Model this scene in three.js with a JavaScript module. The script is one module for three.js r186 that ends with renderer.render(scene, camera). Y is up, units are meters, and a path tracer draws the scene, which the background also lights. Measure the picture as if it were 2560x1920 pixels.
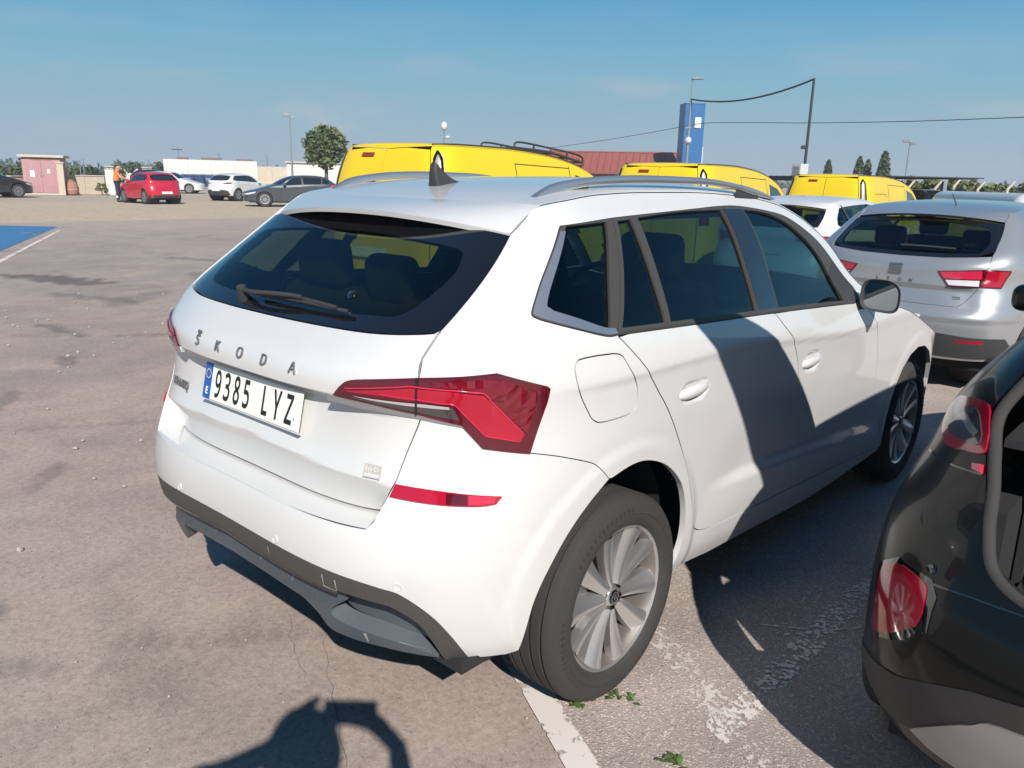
import * as THREE from 'three';
import { mergeGeometries, toCreasedNormals } from 'three/addons/utils/BufferGeometryUtils.js';
import { RoundedBoxGeometry } from 'three/addons/geometries/RoundedBoxGeometry.js';
import { MarchingCubes } from 'three/addons/objects/MarchingCubes.js';
import { TextGeometry } from 'three/addons/geometries/TextGeometry.js';
import { FontLoader } from 'three/addons/loaders/FontLoader.js';

// ------------------------------------------------------------------ camera, sky, sun, exposure
const scene = new THREE.Scene();
const D2R = Math.PI / 180;
const EYE = new THREE.Vector3(2.074688, 1.548955, 1.869546);
const camera = new THREE.PerspectiveCamera(50.739, 4 / 3, 0.02, 4000);
camera.position.copy(EYE);
camera.rotation.set(-14.268435 * D2R, 41.826341 * D2R, 1.331836 * D2R, 'YXZ');
const renderer = new THREE.WebGLRenderer({ antialias: true });
renderer.setSize(1024, 768);
renderer.toneMapping = THREE.LinearToneMapping;
const EXPOSURE = 1.28;
renderer.toneMappingExposure = EXPOSURE;
renderer.shadowMap.enabled = true;
const SUN = new THREE.Vector3(0.6585, 0.5814, 0.4778).normalize();
const sun = new THREE.DirectionalLight(new THREE.Color().setRGB(1.0, 0.95, 0.885), 5);
sun.position.copy(SUN).multiplyScalar(60);
sun.castShadow = true;
sun.shadow.radius = 1.0;
sun.shadow.camera.left = sun.shadow.camera.bottom = -45; sun.shadow.camera.right = sun.shadow.camera.top = 45; sun.shadow.camera.far = 200;
sun.shadow.mapSize.set(4096, 4096);
scene.add(sun); scene.add(sun.target);

function rng(seed) { let a = seed >>> 0; return () => { a = (a + 0x6D2B79F5) | 0; let t = Math.imul(a ^ (a >>> 15), 1 | a); t = (t + Math.imul(t ^ (t >>> 7), 61 | t)) ^ t; return ((t ^ (t >>> 14)) >>> 0) / 4294967296; }; }
const clamp = (v, a, b) => Math.min(b, Math.max(a, v));
const lerp = (a, b, t) => a + (b - a) * t;
const sst = (a, b, x) => { const t = clamp((x - a) / (b - a), 0, 1); return t * t * (3 - 2 * t); };
// lattice value noise with period px, py
function makeNoise(seed) {
  const R = rng(seed), T = new Float32Array(4096); for (let i = 0; i < 4096; i++) T[i] = R();
  const h = (x, y) => T[((x * 73 + y * 1237 + ((x * y) & 31) * 17) % 4096 + 4096) % 4096];
  return (x, y, px = 1e9, py = px) => {
    const x0 = Math.floor(x), y0 = Math.floor(y), fx = x - x0, fy = y - y0, u = fx * fx * (3 - 2 * fx), v = fy * fy * (3 - 2 * fy);
    const m = (a, p) => ((a % p) + p) % p, a = m(x0, px), b = m(x0 + 1, px), c = m(y0, py), d = m(y0 + 1, py);
    return lerp(lerp(h(a, c), h(b, c), u), lerp(h(a, d), h(b, d), u), v);
  };
}
const noise = makeNoise(11), noiseB = makeNoise(29);
const fbm = (x, y, o = 4) => { let s = 0, a = 0.5, f = 1; for (let i = 0; i < o; i++) { s += a * noise(x * f + i * 17.3, y * f - i * 9.1); f *= 2.03; a *= 0.5; } return s / (1 - Math.pow(0.5, o)); };

{ // the sky: clear blue, paler and greyer towards the horizon, with faint low cloud
  const W = 1024, H = 512, d = new Float32Array(W * H * 4);
  const stops = [[-90, .20, .21, .22], [-1, .37, .43, .50], [0, .385, .465, .55], [2.5, .345, .475, .57], [5, .275, .475, .58], [8, .200, .440, .610], [11, .122, .375, .600], [16, .070, .27, .50], [30, .036, .15, .34], [90, .020, .08, .22]];
  for (let j = 0; j < H; j++) for (let i = 0; i < W; i++) {
    const el = ((j + .5) / H - .5) * 180, az = ((i + .5) / W) * 360;
    let k = 0; while (k < stops.length - 2 && el > stops[k + 1][0]) k++;
    const a = stops[k], b = stops[k + 1], t = clamp((el - a[0]) / (b[0] - a[0]), 0, 1), q = 4 * (j * W + i);
    // low thin cloud
    const n = fbm(az / 7 + 40, el * 0.85 + 7, 5), band = Math.exp(-Math.pow((el - 4) / 3.2, 2));
    const band2 = Math.exp(-Math.pow((el - 9) / 2.2, 2)) * .12;
    const c = sst(.52, .78, n) * (band + band2) * .34 * sst(0, 1, el);
    const cc = [.62, .56, .56];
    for (let m = 0; m < 3; m++) d[q + m] = lerp(lerp(a[m + 1], b[m + 1], t), cc[m], c) / EXPOSURE;
    d[q + 3] = 1;
  }
  const sky = new THREE.DataTexture(d, W, H, THREE.RGBAFormat, THREE.FloatType);
  sky.mapping = THREE.EquirectangularReflectionMapping; sky.magFilter = THREE.LinearFilter; sky.minFilter = THREE.LinearFilter; sky.wrapS = THREE.RepeatWrapping; sky.needsUpdate = true;
  scene.background = sky; scene.environment = sky;
}
// haze
scene.fog = new THREE.FogExp2(new THREE.Color().setRGB(.42, .48, .56), 0.0010);

// ------------------------------------------------------------------ names, groups
const used = {};
function numbered(n) { const k = used[n] = (used[n] ?? -1) + 1; return k ? `${n}_${String(k).padStart(3, '0')}` : n; }
function tag(o, label, category, group, kind) { if (label) o.userData.label = label; if (category) o.userData.category = category; if (group) o.userData.group = group; if (kind) o.userData.kind = kind; return o; }
function thing(name, label, category, pos = [0, 0, 0], turn = 0, group) { const o = new THREE.Group(); o.name = numbered(name); o.position.set(...pos); o.rotation.y = turn; scene.add(o); return tag(o, label, category, group); }
function part(name, geo, mat, parent, label) {
  if (Array.isArray(geo)) geo = merge(geo);
  const m = new THREE.Mesh(geo, mat); m.name = name; m.castShadow = m.receiveShadow = true; parent.add(m); if (label) m.userData.label = label; return m;
}
function struct(name, geo, mat) { const m = new THREE.Mesh(geo, mat); m.name = numbered(name); m.receiveShadow = m.castShadow = true; m.userData.kind = 'structure'; scene.add(m); return m; }
function strip(g) { // position, normal, uv only, non-indexed
  let q = g.index ? g.toNonIndexed() : g;
  if (!q.attributes.uv) q.setAttribute('uv', new THREE.BufferAttribute(new Float32Array(q.attributes.position.count * 2), 2));
  for (const k of Object.keys(q.attributes)) if (!['position', 'normal', 'uv'].includes(k)) q.deleteAttribute(k);
  if (!q.attributes.normal) q.computeVertexNormals();
  q.morphAttributes = {}; return q;
}
const merge = gs => mergeGeometries(gs.filter(Boolean).map(strip));
const V = (x, y, z) => new THREE.Vector3(x, y, z);
function box(x0, x1, y0, y1, z0, z1, r = 0) { const w = x1 - x0, h = y1 - y0, d = z1 - z0; const g = r ? new RoundedBoxGeometry(w, h, d, 2, Math.min(r, w / 2.01, h / 2.01, d / 2.01)) : new THREE.BoxGeometry(w, h, d); g.translate((x0 + x1) / 2, (y0 + y1) / 2, (z0 + z1) / 2); return g; }
function bar(a, b, r, seg = 8, r2 = r) { const A = V(...a), B = V(...b), d = B.clone().sub(A), g = new THREE.CylinderGeometry(r2, r, d.length(), seg); g.translate(0, d.length() / 2, 0); g.applyQuaternion(new THREE.Quaternion().setFromUnitVectors(V(0, 1, 0), d.clone().normalize())); g.translate(...a); return g; }
function tube(pts, r, seg = 6, n = 24) { return new THREE.TubeGeometry(new THREE.CatmullRomCurve3(pts.map(p => V(...p))), n, r, seg); }

// ------------------------------------------------------------------ car body surfaces
function curve(pts) { // monotone cubic through the points
  const n = pts.length, x = pts.map(p => p[0]), y = pts.map(p => p[1]), d = [], m = [];
  for (let i = 0; i < n - 1; i++) d[i] = (y[i + 1] - y[i]) / (x[i + 1] - x[i]);
  m[0] = d[0]; m[n - 1] = d[n - 2];
  for (let i = 1; i < n - 1; i++) m[i] = d[i - 1] * d[i] <= 0 ? 0 : 2 * d[i - 1] * d[i] / (d[i - 1] + d[i]);
  return t => {
    if (t <= x[0]) return y[0] + m[0] * (t - x[0]); if (t >= x[n - 1]) return y[n - 1] + m[n - 1] * (t - x[n - 1]);
    let i = 0; while (t > x[i + 1]) i++; const h = x[i + 1] - x[i], u = (t - x[i]) / h, u2 = u * u, u3 = u2 * u;
    return y[i] * (2 * u3 - 3 * u2 + 1) + h * m[i] * (u3 - 2 * u2 + u) + y[i + 1] * (3 * u2 - 2 * u3) + h * m[i + 1] * (u3 - u2);
  };
}
function soft(pts, sig) { const f = curve(pts), a = pts[0][0], b = pts[pts.length - 1][0], n = 400, T = []; for (let i = 0; i <= n; i++) { const x = a + (b - a) * i / n; let v = 0, w = 0; for (let k = -8; k <= 8; k++) { const g = Math.exp(-k * k / 18); v += g * f(x + k * sig / 3); w += g; } T.push(v / w); } return x => { if (x < a || x > b) return f(x); const u = (x - a) / (b - a) * n, i = Math.min(n - 1, Math.floor(u)); return lerp(T[i], T[i + 1], u - i); }; }
// A body wraps round from the middle of the nose along the right flank, round the tail and back along the left flank.
// s runs in metres along that way, y is height. x is across (right is +), z is backwards, the rear axle is at z = 0.
const Z0 = -.15, KK = .88, SC = Z0 + KK * Math.PI / 2;
function makeShell({ w, rz, pe, ff, ZF, disp = () => 0, shift = () => 0, scale = [1, 1, 1], squash = 1 }) {
  const SF = ZF - KK * Math.PI / 2;
  function raw(s, y) {
    const W = w(y + shift(s, y)), d = disp(s, y);
    if (s <= Z0 && s >= ZF) return [W + d, y, s];
    let f, L, p, sg, zc;
    if (s > Z0) { f = (s - Z0) / KK; L = rz(y) - Z0; p = pe(y); sg = 1; zc = Z0; } else { f = (ZF - s) / KK; L = ff(y); p = 2.6; sg = -1; zc = ZF; }
    const c = Math.abs(Math.cos(f)), q = Math.abs(Math.sin(f)), r = Math.pow(Math.pow(c / W, p) + Math.pow(q / L, p), -1 / p) + d;
    return [r * Math.cos(f), y, zc + sg * r * q];
  }
  const P = (s, y) => { let a; if (s > SC) { a = raw(2 * SC - s, y); a[0] = -a[0]; } else if (s < SF) { a = raw(2 * SF - s, y); a[0] = -a[0]; } else a = raw(s, y); const yy = a[1] > 1.16 ? 1.16 + (a[1] - 1.16) * squash : a[1]; return [a[0] * scale[0], yy * scale[1], a[2] * scale[2]]; };
  const N = (s, y) => {
    const h = .0016, a = P(s + h, y), b = P(s - h, y), c = P(s, y + h), d = P(s, y - h);
    const u = [a[0] - b[0], a[1] - b[1], a[2] - b[2]], v = [c[0] - d[0], c[1] - d[1], c[2] - d[2]];
    const n = [v[1] * u[2] - v[2] * u[1], v[2] * u[0] - v[0] * u[2], v[0] * u[1] - v[1] * u[0]], l = Math.hypot(...n) || 1; return [n[0] / l, n[1] / l, n[2] / l];
  };
  return { P, N, SF };
}
const mir = p => p.map(([s, y]) => [2 * SC - s, y]).reverse();
function dense(poly, step = .02) { const o = []; poly.forEach((a, i) => { const b = poly[(i + 1) % poly.length], n = Math.max(1, Math.ceil(Math.hypot(b[0] - a[0], b[1] - a[1]) / step)); for (let k = 0; k < n; k++) o.push([lerp(a[0], b[0], k / n), lerp(a[1], b[1], k / n)]); }); return o; }
function sm(pts, n = 5) { // smooth open run
  const o = []; for (let i = 0; i < pts.length - 1; i++) {
    const a = pts[Math.max(0, i - 1)], b = pts[i], c = pts[i + 1], d = pts[Math.min(pts.length - 1, i + 2)];
    for (let k = 0; k < n; k++) { const t = k / n, t2 = t * t, t3 = t2 * t; o.push([0, 1].map(j => .5 * (2 * b[j] + (c[j] - a[j]) * t + (2 * a[j] - 5 * b[j] + 4 * c[j] - d[j]) * t2 + (3 * b[j] - a[j] - 3 * c[j] + d[j]) * t3))); }
  } o.push(pts[pts.length - 1]); return o;
}
function area(p) { let a = 0; for (let i = 0, j = p.length - 1; i < p.length; j = i++) a += p[j][0] * p[i][1] - p[i][0] * p[j][1]; return a / 2; }
function inset(p, g) { // ccw polygon, g > 0 shrinks
  const n = p.length; return p.map((b, i) => {
    const a = p[(i + n - 1) % n], c = p[(i + 1) % n]; let e1 = [b[0] - a[0], b[1] - a[1]], e2 = [c[0] - b[0], c[1] - b[1]];
    const l1 = Math.hypot(...e1) || 1e-9, l2 = Math.hypot(...e2) || 1e-9; const n1 = [-e1[1] / l1, e1[0] / l1], n2 = [-e2[1] / l2, e2[0] / l2];
    let m = [n1[0] + n2[0], n1[1] + n2[1]]; const d = 1 + n1[0] * n2[0] + n1[1] * n2[1]; const k = g / Math.max(.35, d); return [b[0] + m[0] * k, b[1] + m[1] * k];
  });
}
function clip(poly, ax, v, keepGreater) {
  const o = []; for (let i = 0, n = poly.length; i < n; i++) {
    const a = poly[i], b = poly[(i + 1) % n], ia = keepGreater ? a[ax] >= v : a[ax] <= v, ib = keepGreater ? b[ax] >= v : b[ax] <= v;
    if (ia) o.push(a); if (ia !== ib) { const t = (v - a[ax]) / (b[ax] - a[ax]), q = [lerp(a[0], b[0], t), lerp(a[1], b[1], t)]; q[ax] = v; o.push(q); }
  } return o;
}
// one panel: the polygon (s, y) laid on the shell, off metres proud, its edges turned in by flange metres
function panel(shell, poly, { cell = .02, cs = cell, cy = cell, gap = 0, flange = 0, off = 0, holes = [], flip = false, fn = null } = {}) {
  let P = poly.slice(); if (area(P) < 0) P.reverse(); P = dense(P, Math.max(cell, .012)); if (gap) P = inset(P, gap);
  const loops = [P]; let whole = P;
  for (let h of holes) {
    h = h.slice(); if (area(h) > 0) h.reverse(); h = dense(h, Math.max(cell, .012)); if (gap) h = inset(h, gap); loops.push(h);
    let best = [1e9]; whole.forEach((a, i) => h.forEach((b, j) => { const q = (a[0] - b[0]) ** 2 + (a[1] - b[1]) ** 2; if (q < best[0]) best = [q, i, j]; }));
    const [, i, j] = best; whole = [...whole.slice(0, i + 1), ...h.slice(j), ...h.slice(0, j + 1), ...whole.slice(i)];
  }
  const pos = [], nor = [], uv = [], idx = [], key = new Map();
  const vert = (s, y) => {
    const k = Math.round(s * 2e4) * 1e6 + Math.round(y * 2e4); let i = key.get(k); if (i !== undefined) return i;
    const p = shell.P(s, y), n = shell.N(s, y), o = off + (fn ? fn(s, y) : 0); i = pos.length / 3; key.set(k, i); pos.push(p[0] + n[0] * o, p[1] + n[1] * o, p[2] + n[2] * o); nor.push(...n); uv.push(s, y); return i;
  };
  let s0 = 1e9, s1 = -1e9; for (const p of whole) { s0 = Math.min(s0, p[0]); s1 = Math.max(s1, p[0]); }
  for (let i = Math.floor(s0 / cs); i <= Math.floor(s1 / cs); i++) {
    const col = clip(clip(whole, 0, i * cs, true), 0, (i + 1) * cs, false); if (col.length < 3) continue;
    let y0 = 1e9, y1 = -1e9; for (const p of col) { y0 = Math.min(y0, p[1]); y1 = Math.max(y1, p[1]); }
    let rest = col;
    for (let j = Math.floor(y0 / cy); j <= Math.floor(y1 / cy); j++) {
      const cellp = clip(rest, 1, (j + 1) * cy, false); rest = clip(rest, 1, (j + 1) * cy, true);
      if (cellp.length < 3) continue;
      const q = []; for (const p of cellp) { const l = q[q.length - 1]; if (!l || Math.hypot(l[0] - p[0], l[1] - p[1]) > 5e-5) q.push(p); }
      while (q.length > 2 && Math.hypot(q[0][0] - q[q.length - 1][0], q[0][1] - q[q.length - 1][1]) < 5e-5) q.pop();
      if (q.length < 3 || Math.abs(area(q)) < 1e-8) continue;
      const tris = q.length === 4 && Math.abs(Math.abs(area(q)) - cs * cy) < 1e-9 ? [[0, 1, 2], [0, 2, 3]] : q.length === 3 ? [[0, 1, 2]] : THREE.ShapeUtils.triangulateShape(q.map(p => new THREE.Vector2(p[0], p[1])), []);
      const ccw = area(q) > 0;
      for (const t of tris) { const a = vert(...q[t[0]]), b = vert(...q[t[1]]), c = vert(...q[t[2]]); if (a !== b && b !== c && a !== c) idx.push(...(ccw ? [a, c, b] : [a, b, c])); }
    }
  }
  const g = new THREE.BufferGeometry(); g.setAttribute('position', new THREE.Float32BufferAttribute(pos, 3)); g.setAttribute('normal', new THREE.Float32BufferAttribute(nor, 3)); g.setAttribute('uv', new THREE.Float32BufferAttribute(uv, 2)); g.setIndex(idx);
  if (!flange) return g;
  const fp = [], fu = []; for (const l of loops) for (let i = 0; i < l.length; i++) {
    const A = l[i], B = l[(i + 1) % l.length], q = [A, B].map(([s, y]) => { const p = shell.P(s, y), n = shell.N(s, y), o = off + (fn ? fn(s, y) : 0); return [[0, 1, 2].map(k => p[k] + n[k] * o), [0, 1, 2].map(k => p[k] + n[k] * (o - flange))]; });
    fp.push(...q[0][0], ...q[1][0], ...q[1][1], ...q[0][0], ...q[1][1], ...q[0][1]); for (let k = 0; k < 6; k++) fu.push(0, 0);
  }
  const f = new THREE.BufferGeometry(); f.setAttribute('position', new THREE.Float32BufferAttribute(fp, 3)); f.setAttribute('uv', new THREE.Float32BufferAttribute(fu, 2)); f.computeVertexNormals();
  return merge([g, f]);
}
// grid surface from fn(u, v) -> [x, y, z]
function sheet(fn, us, vs, flip = false) {
  const pos = [], uv = [], idx = []; us.forEach((u, i) => vs.forEach((v, j) => { pos.push(...fn(u, v)); uv.push(u, v); }));
  const m = vs.length; for (let i = 0; i < us.length - 1; i++) for (let j = 0; j < m - 1; j++) { const a = i * m + j, b = a + 1, c = a + m, d = c + 1; flip ? idx.push(a, b, d, a, d, c) : idx.push(a, d, b, a, c, d); }
  const g = new THREE.BufferGeometry(); g.setAttribute('position', new THREE.Float32BufferAttribute(pos, 3)); g.setAttribute('uv', new THREE.Float32BufferAttribute(uv, 2)); g.setIndex(idx); g.computeVertexNormals(); return g;
}
const range = (a, b, n) => Array.from({ length: n + 1 }, (_, i) => a + (b - a) * i / n);
// the cap between the two top edges of a shell: roof, windscreen, bonnet. H(s) is the edge height, crown(s) the rise, bulge(s) the forward or backward belly
function makeCap(shell, H, crown, bulge) { return (s, t) => { const B = shell.P(s, H(s)), a = Math.min(1, Math.abs(t)), e = Math.pow(Math.max(0, 1 - Math.pow(a, 2.6)), .55); return [B[0] * t, B[1] + crown(s) * e, B[2] + bulge(s) * (1 - a * a)]; }; }
const TT = (() => { const o = []; for (let i = 0; i <= 36; i++) { const u = i / 36 * 2 - 1; o.push(Math.sign(u) * (1 - Math.pow(1 - Math.abs(u), 1.8))); } return o; })();

// ------------------------------------------------------------------ materials
const C = (r, g, b) => new THREE.Color().setRGB(r, g ?? r, b ?? r);
const std = (c, roughness = .7, metalness = 0, more = {}) => new THREE.MeshStandardMaterial({ color: Array.isArray(c) ? C(...c) : C(c), roughness, metalness, side: THREE.DoubleSide, ...more });
const phys = (c, roughness, more = {}) => new THREE.MeshPhysicalMaterial({ color: Array.isArray(c) ? C(...c) : C(c), roughness, side: THREE.DoubleSide, ...more });
function grainTex(size, fn, srgb = false) {
  const d = new Uint8Array(size * size * 4); for (let j = 0; j < size; j++) for (let i = 0; i < size; i++) { const c = fn(i, j), q = 4 * (j * size + i); for (let k = 0; k < 3; k++) d[q + k] = clamp(Math.round((Array.isArray(c) ? c[k] : c) * 255), 0, 255); d[q + 3] = 255; }
  const t = new THREE.DataTexture(d, size, size, THREE.RGBAFormat, THREE.UnsignedByteType); t.wrapS = t.wrapT = THREE.RepeatWrapping; t.magFilter = THREE.LinearFilter; t.minFilter = THREE.LinearMipmapLinearFilter; t.generateMipmaps = true; if (srgb) t.colorSpace = THREE.SRGBColorSpace; t.needsUpdate = true; return t;
}
const rep = (t, k) => { const c = t.clone(); c.repeat.set(k, k); c.needsUpdate = true; return c; };
const speck = grainTex(512, (() => { const R = rng(5); return (i, j) => .5 + (R() - .5) * .55 + (noise(i / 8, j / 8, 64) - .5) * .5; })());
const leather = grainTex(256, (i, j) => .5 + (noise(i / 4, j / 4, 64) - .5) * .7 + (noise(i / 2 + 7, j / 2, 128) - .5) * .5);
// dried dust on paint: faint patches and specks
const dustTex = grainTex(1024, (() => { const R = rng(77); return (i, j) => { const n = noise(i / 64, j / 64, 16) * .5 + noise(i / 16, j / 16, 64) * .3 + noise(i / 4, j / 4, 256) * .2; const v = .985 - .022 * sst(.45, .8, n) - (R() > .9985 ? .12 : 0); return [v, v * .995, v * .98]; }; })());
const M = {
  white: phys([.60, .60, .597], .34, { clearcoat: 1, clearcoatRoughness: .05, map: rep(dustTex, .8) }),
  blackPlastic: phys([.035, .035, .037], .62, { bumpMap: rep(leather, 6), bumpScale: .0006 }),
  trimPlastic: phys([.060, .056, .050], .62, { bumpMap: rep(leather, 6), bumpScale: .0006 }),
  skirt: phys([.085, .10, .115], .42, { bumpMap: rep(leather, 6), bumpScale: .0004 }),
  gloss: phys([.007, .007, .008], .06, { clearcoat: 1, clearcoatRoughness: .02 }),
  rubber: phys([.042, .040, .038], .82, { bumpMap: rep(speck, 8), bumpScale: .0006 }),
  tyre: phys([.036, .034, .032], .85, { bumpMap: rep(speck, 5), bumpScale: .0012 }),
  alloy: phys([.74, .74, .74], .34, { metalness: .88, clearcoat: .3 }),
  alloyDark: phys([.30, .27, .25], .5, { metalness: .8 }),
  rust: phys([.20, .10, .07], .75, { metalness: .3, bumpMap: rep(speck, 10), bumpScale: .0008 }),
  satin: phys([.52, .53, .55], .33, { metalness: .85 }),
  steel: phys([.42, .42, .43], .35, { metalness: .9 }),
  lampDark: phys([.085, .003, .010], .12, { clearcoat: 1, clearcoatRoughness: .03 }),
  lampRed: phys([.36, .004, .022], .14, { clearcoat: 1, clearcoatRoughness: .03 }),
  lampFacet: phys([.15, .003, .012], .10, { clearcoat: 1, clearcoatRoughness: .03 }),
  lampPink: phys([.55, .02, .06], .12, { clearcoat: 1 }),
  lampClear: phys([.055, .045, .048], .1, { clearcoat: 1, clearcoatRoughness: .03 }),
  lampPale: phys([.40, .37, .37], .1, { clearcoat: 1, clearcoatRoughness: .03 }),
  chrome: phys([.82, .82, .83], .08, { metalness: 1 }),
  mirrorGlass: phys([.30, .34, .34], .02, { metalness: 1 }),
  letters: phys([.20, .20, .21], .35, { metalness: .6 }),
  glassDark: phys([.24, .32, .36], .015, { transmission: 1, ior: 1.5, thickness: 0 }),
  glassRear: phys([.34, .42, .22], .02, { transmission: 1, ior: 1.5, thickness: 0 }),
  glassClear: phys([.17, .31, .34], .015, { transmission: 1, ior: 1.5, thickness: 0 }),
  inner: std([.018, .018, .020], .9),
  seat: std([.010, .010, .012], .92),
  headliner: std([.22, .21, .20], .95),
  under: std([.012, .012, .012], .9),
  wheelWell: std([.015, .015, .016], .95),
};

// ------------------------------------------------------------------ ground
function mixc(a, b, t) { return [lerp(a[0], b[0], t), lerp(a[1], b[1], t), lerp(a[2], b[2], t)]; }
// grained colour maps around mid grey 1.0 (multiplied by the vertex colours)
const concTex = grainTex(1024, (() => { const R = rng(31), F = new Float32Array(1024 * 1024); for (let k = 0; k < 15000; k++) { const cx = R() * 1024, cy = R() * 1024, r = 1.2 + R() * R() * 4.2, a = (R() < .5 ? -.11 : .10) * (.4 + R()), e = .6 + R() * .8; for (let y = -7; y <= 7; y++) for (let x = -7; x <= 7; x++) if (Math.hypot(x * e, y / e) < r) F[((Math.round(cy + y) + 1024) % 1024) * 1024 + (Math.round(cx + x) + 1024) % 1024] = a; } return (i, j) => { let v = F[j * 1024 + i] + .80 + (R() - .5) * .30 + (noise(i / 10, j / 10, 103) - .5) * .16 + (noise(i / 3, j / 3, 341) - .5) * .14 + (noise(i / 90, j / 90, 11) - .5) * .1; const r = R(); if (r > .9975) v += .2; if (r < .003) v -= .32; return [v, v * .985, v * .97]; }; })());
const concBump = grainTex(512, (() => { const R = rng(32); return (i, j) => .5 + (R() - .5) * .4 + (noise(i / 6, j / 6, 85) - .5) * .5; })());
const gritTex = (() => { // stones of 4 to 9 mm in a dark binder
  const S = 1024, v = new Float32Array(S * S).fill(.56), w = new Float32Array(S * S), R = rng(8);
  for (let i = 0; i < S * S; i++) v[i] += (R() - .5) * .16;
  for (let k = 0; k < 26000; k++) { const cx = R() * S, cy = R() * S, r = 1.3 + R() * R() * 3.2, sh = R() < .72 ? .72 + R() * .28 : .36 + R() * .22, e = .7 + R() * .6; for (let y = -6; y <= 6; y++) for (let x = -6; x <= 6; x++) { const q = Math.hypot(x * e, y / e); if (q < r) { const ii = ((Math.round(cy + y) + S) % S) * S + (Math.round(cx + x) + S) % S; v[ii] = sh; w[ii] = 1 - (q / r) ** 2 * .6; } } }
  return [grainTex(S, (i, j) => { const a = v[j * S + i]; return [a, a * .965, a * .93]; }), grainTex(S, (i, j) => w[j * S + i])];
})();
const gritMap = rep(gritTex[0], 1), gritBump = rep(gritTex[1], 1);
const sandTex = grainTex(512, (() => { const R = rng(41); return (i, j) => { const v = .80 + (R() - .5) * .2 + (noise(i / 16, j / 16, 32) - .5) * .25 + (noise(i / 5, j / 5, 102) - .5) * .15; return [v, v * .99, v * .97]; }; })());
const vc = { vertexColors: true };
const MG = {
  concrete: std([1, 1, 1], .88, 0, { ...vc, map: concTex, bumpMap: concBump, bumpScale: .0012 }),
  asphalt: std([1, 1, 1], .9, 0, { ...vc, map: gritMap, bumpMap: gritBump, bumpScale: .0013 }),
  sand: std([1, 1, 1], .95, 0, { ...vc, map: sandTex }),
};
function groundSheet(xs, zs, y, col, uvs) {
  const pos = [], uv = [], cl = [], nr = [], idx = []; xs.forEach(x => zs.forEach(z => { pos.push(x, y, z); nr.push(0, 1, 0); uv.push(x * uvs, z * uvs); cl.push(...col(x, z)); }));
  const m = zs.length; for (let i = 0; i < xs.length - 1; i++) for (let j = 0; j < m - 1; j++) { const a = i * m + j; idx.push(a, a + 1, a + m + 1, a, a + m + 1, a + m); }
  const g = new THREE.BufferGeometry(); g.setAttribute('position', new THREE.Float32BufferAttribute(pos, 3)); g.setAttribute('normal', new THREE.Float32BufferAttribute(nr, 3)); g.setAttribute('uv', new THREE.Float32BufferAttribute(uv, 2)); g.setAttribute('color', new THREE.Float32BufferAttribute(cl, 3)); g.setIndex(idx); return g;
}
{ // open dirt as far as the horizon
  const st = []; for (let i = -40; i <= 40; i++) { const u = i / 40; st.push(Math.sign(u) * (Math.abs(u) * 60 + Math.pow(Math.abs(u), 6) * 2400)); }
  struct('ground', groundSheet(st.map(v => v - 30), st.map(v => v - 10), -.012, (x, z) => { const n = fbm(x / 9, z / 9, 4), b = fbm(x / 40 + 9, z / 40, 3); return mixc(mixc([.55, .445, .325], [.48, .40, .315], sst(.35, .7, n)), [.52, .44, .36], sst(.4, .7, b)); }, .28), MG.sand);
  // the poured yard: pink and grey patches, oil and tyre stains
  const R = rng(404), stains = [[-10.2, -2.4, 1.5, .35, -.35, .75], [-8.6, -2.0, .9, .18, -.3, .5], [-12, -5.2, .9, .16, -.4, .5], [-9.5, -4.1, 1.3, .16, .2, .45], [-6.3, -1.0, .8, .12, -.1, .5], [-4.9, -.5, 1.0, .10, .25, .45], [-5.6, .3, .7, .10, .1, .4], [-3.7, 1.0, .55, .07, .1, .5], [-4.1, .2, .35, .08, .5, .4], [-2.3, .55, .3, .05, .6, .35], [-1.0, 1.2, .14, .05, .5, .55], [-1.15, 1.32, .09, .035, .2, .5]];
  for (let k = 0; k < 90; k++) stains.push([-22 + R() * 24, -9 + R() * 13, .15 + R() * .8, .03 + R() * .14, (R() - .5) * 2.2, .12 + R() * .25]);
  const col = (x, z) => {
    const big = fbm(x / 3.2 + 3, z / 3.2, 4), mid = fbm(x / .9, z / .9, 4), fine = fbm(x / .22 + 11, z / .22, 3);
    let c = mixc([.425, .350, .305], [.465, .362, .318], sst(.38, .66, big));           // grey to pink
    c = mixc(c, [.465, .388, .322], sst(.45, .75, fbm(x / 1.6 - 20, z / 1.6 + 5, 4)) * .8); // sandy dust
    c = mixc(c, [.315, .272, .250], sst(.50, .78, mid) * .55);                            // grime
    const k = .88 + .24 * (fine - .2) * .8; c = c.map(v => v * k);
    for (const [sx, sz, a, b, r, d] of stains) { const dx = x - sx, dz = z - sz; if (Math.abs(dx) > a * 1.6 || Math.abs(dz) > a * 1.6) continue; const u = (dx * Math.cos(r) + dz * Math.sin(r)) / a, v = (-dx * Math.sin(r) + dz * Math.cos(r)) / b, q = u * u + v * v + (mid - .5) * 2.2 + (fine - .5) * 1.2; const t = sst(1.0, .62, q) * d; c = mixc(c, [.085, .083, .083], t); }
    const far = sst(-15, -24, x); c = mixc(c, [.50, .415, .335], far * .6);
    return c;
  };
  const xs = [], zs = []; for (let x = -24; x < -7; x += .22) xs.push(x); for (let x = -7; x < 3.5; x += .055) xs.push(x); for (let x = 3.5; x <= 14; x += .5) xs.push(x);
  for (let z = -34; z < -8; z += .5) zs.push(z); for (let z = -8; z < -1; z += .14) zs.push(z); for (let z = -1; z < 2.4; z += .055) zs.push(z); for (let z = 2.4; z <= 14; z += .4) zs.push(z);
  struct('yard', groundSheet(xs, zs, 0, col, .62), MG.concrete);
}
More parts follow.
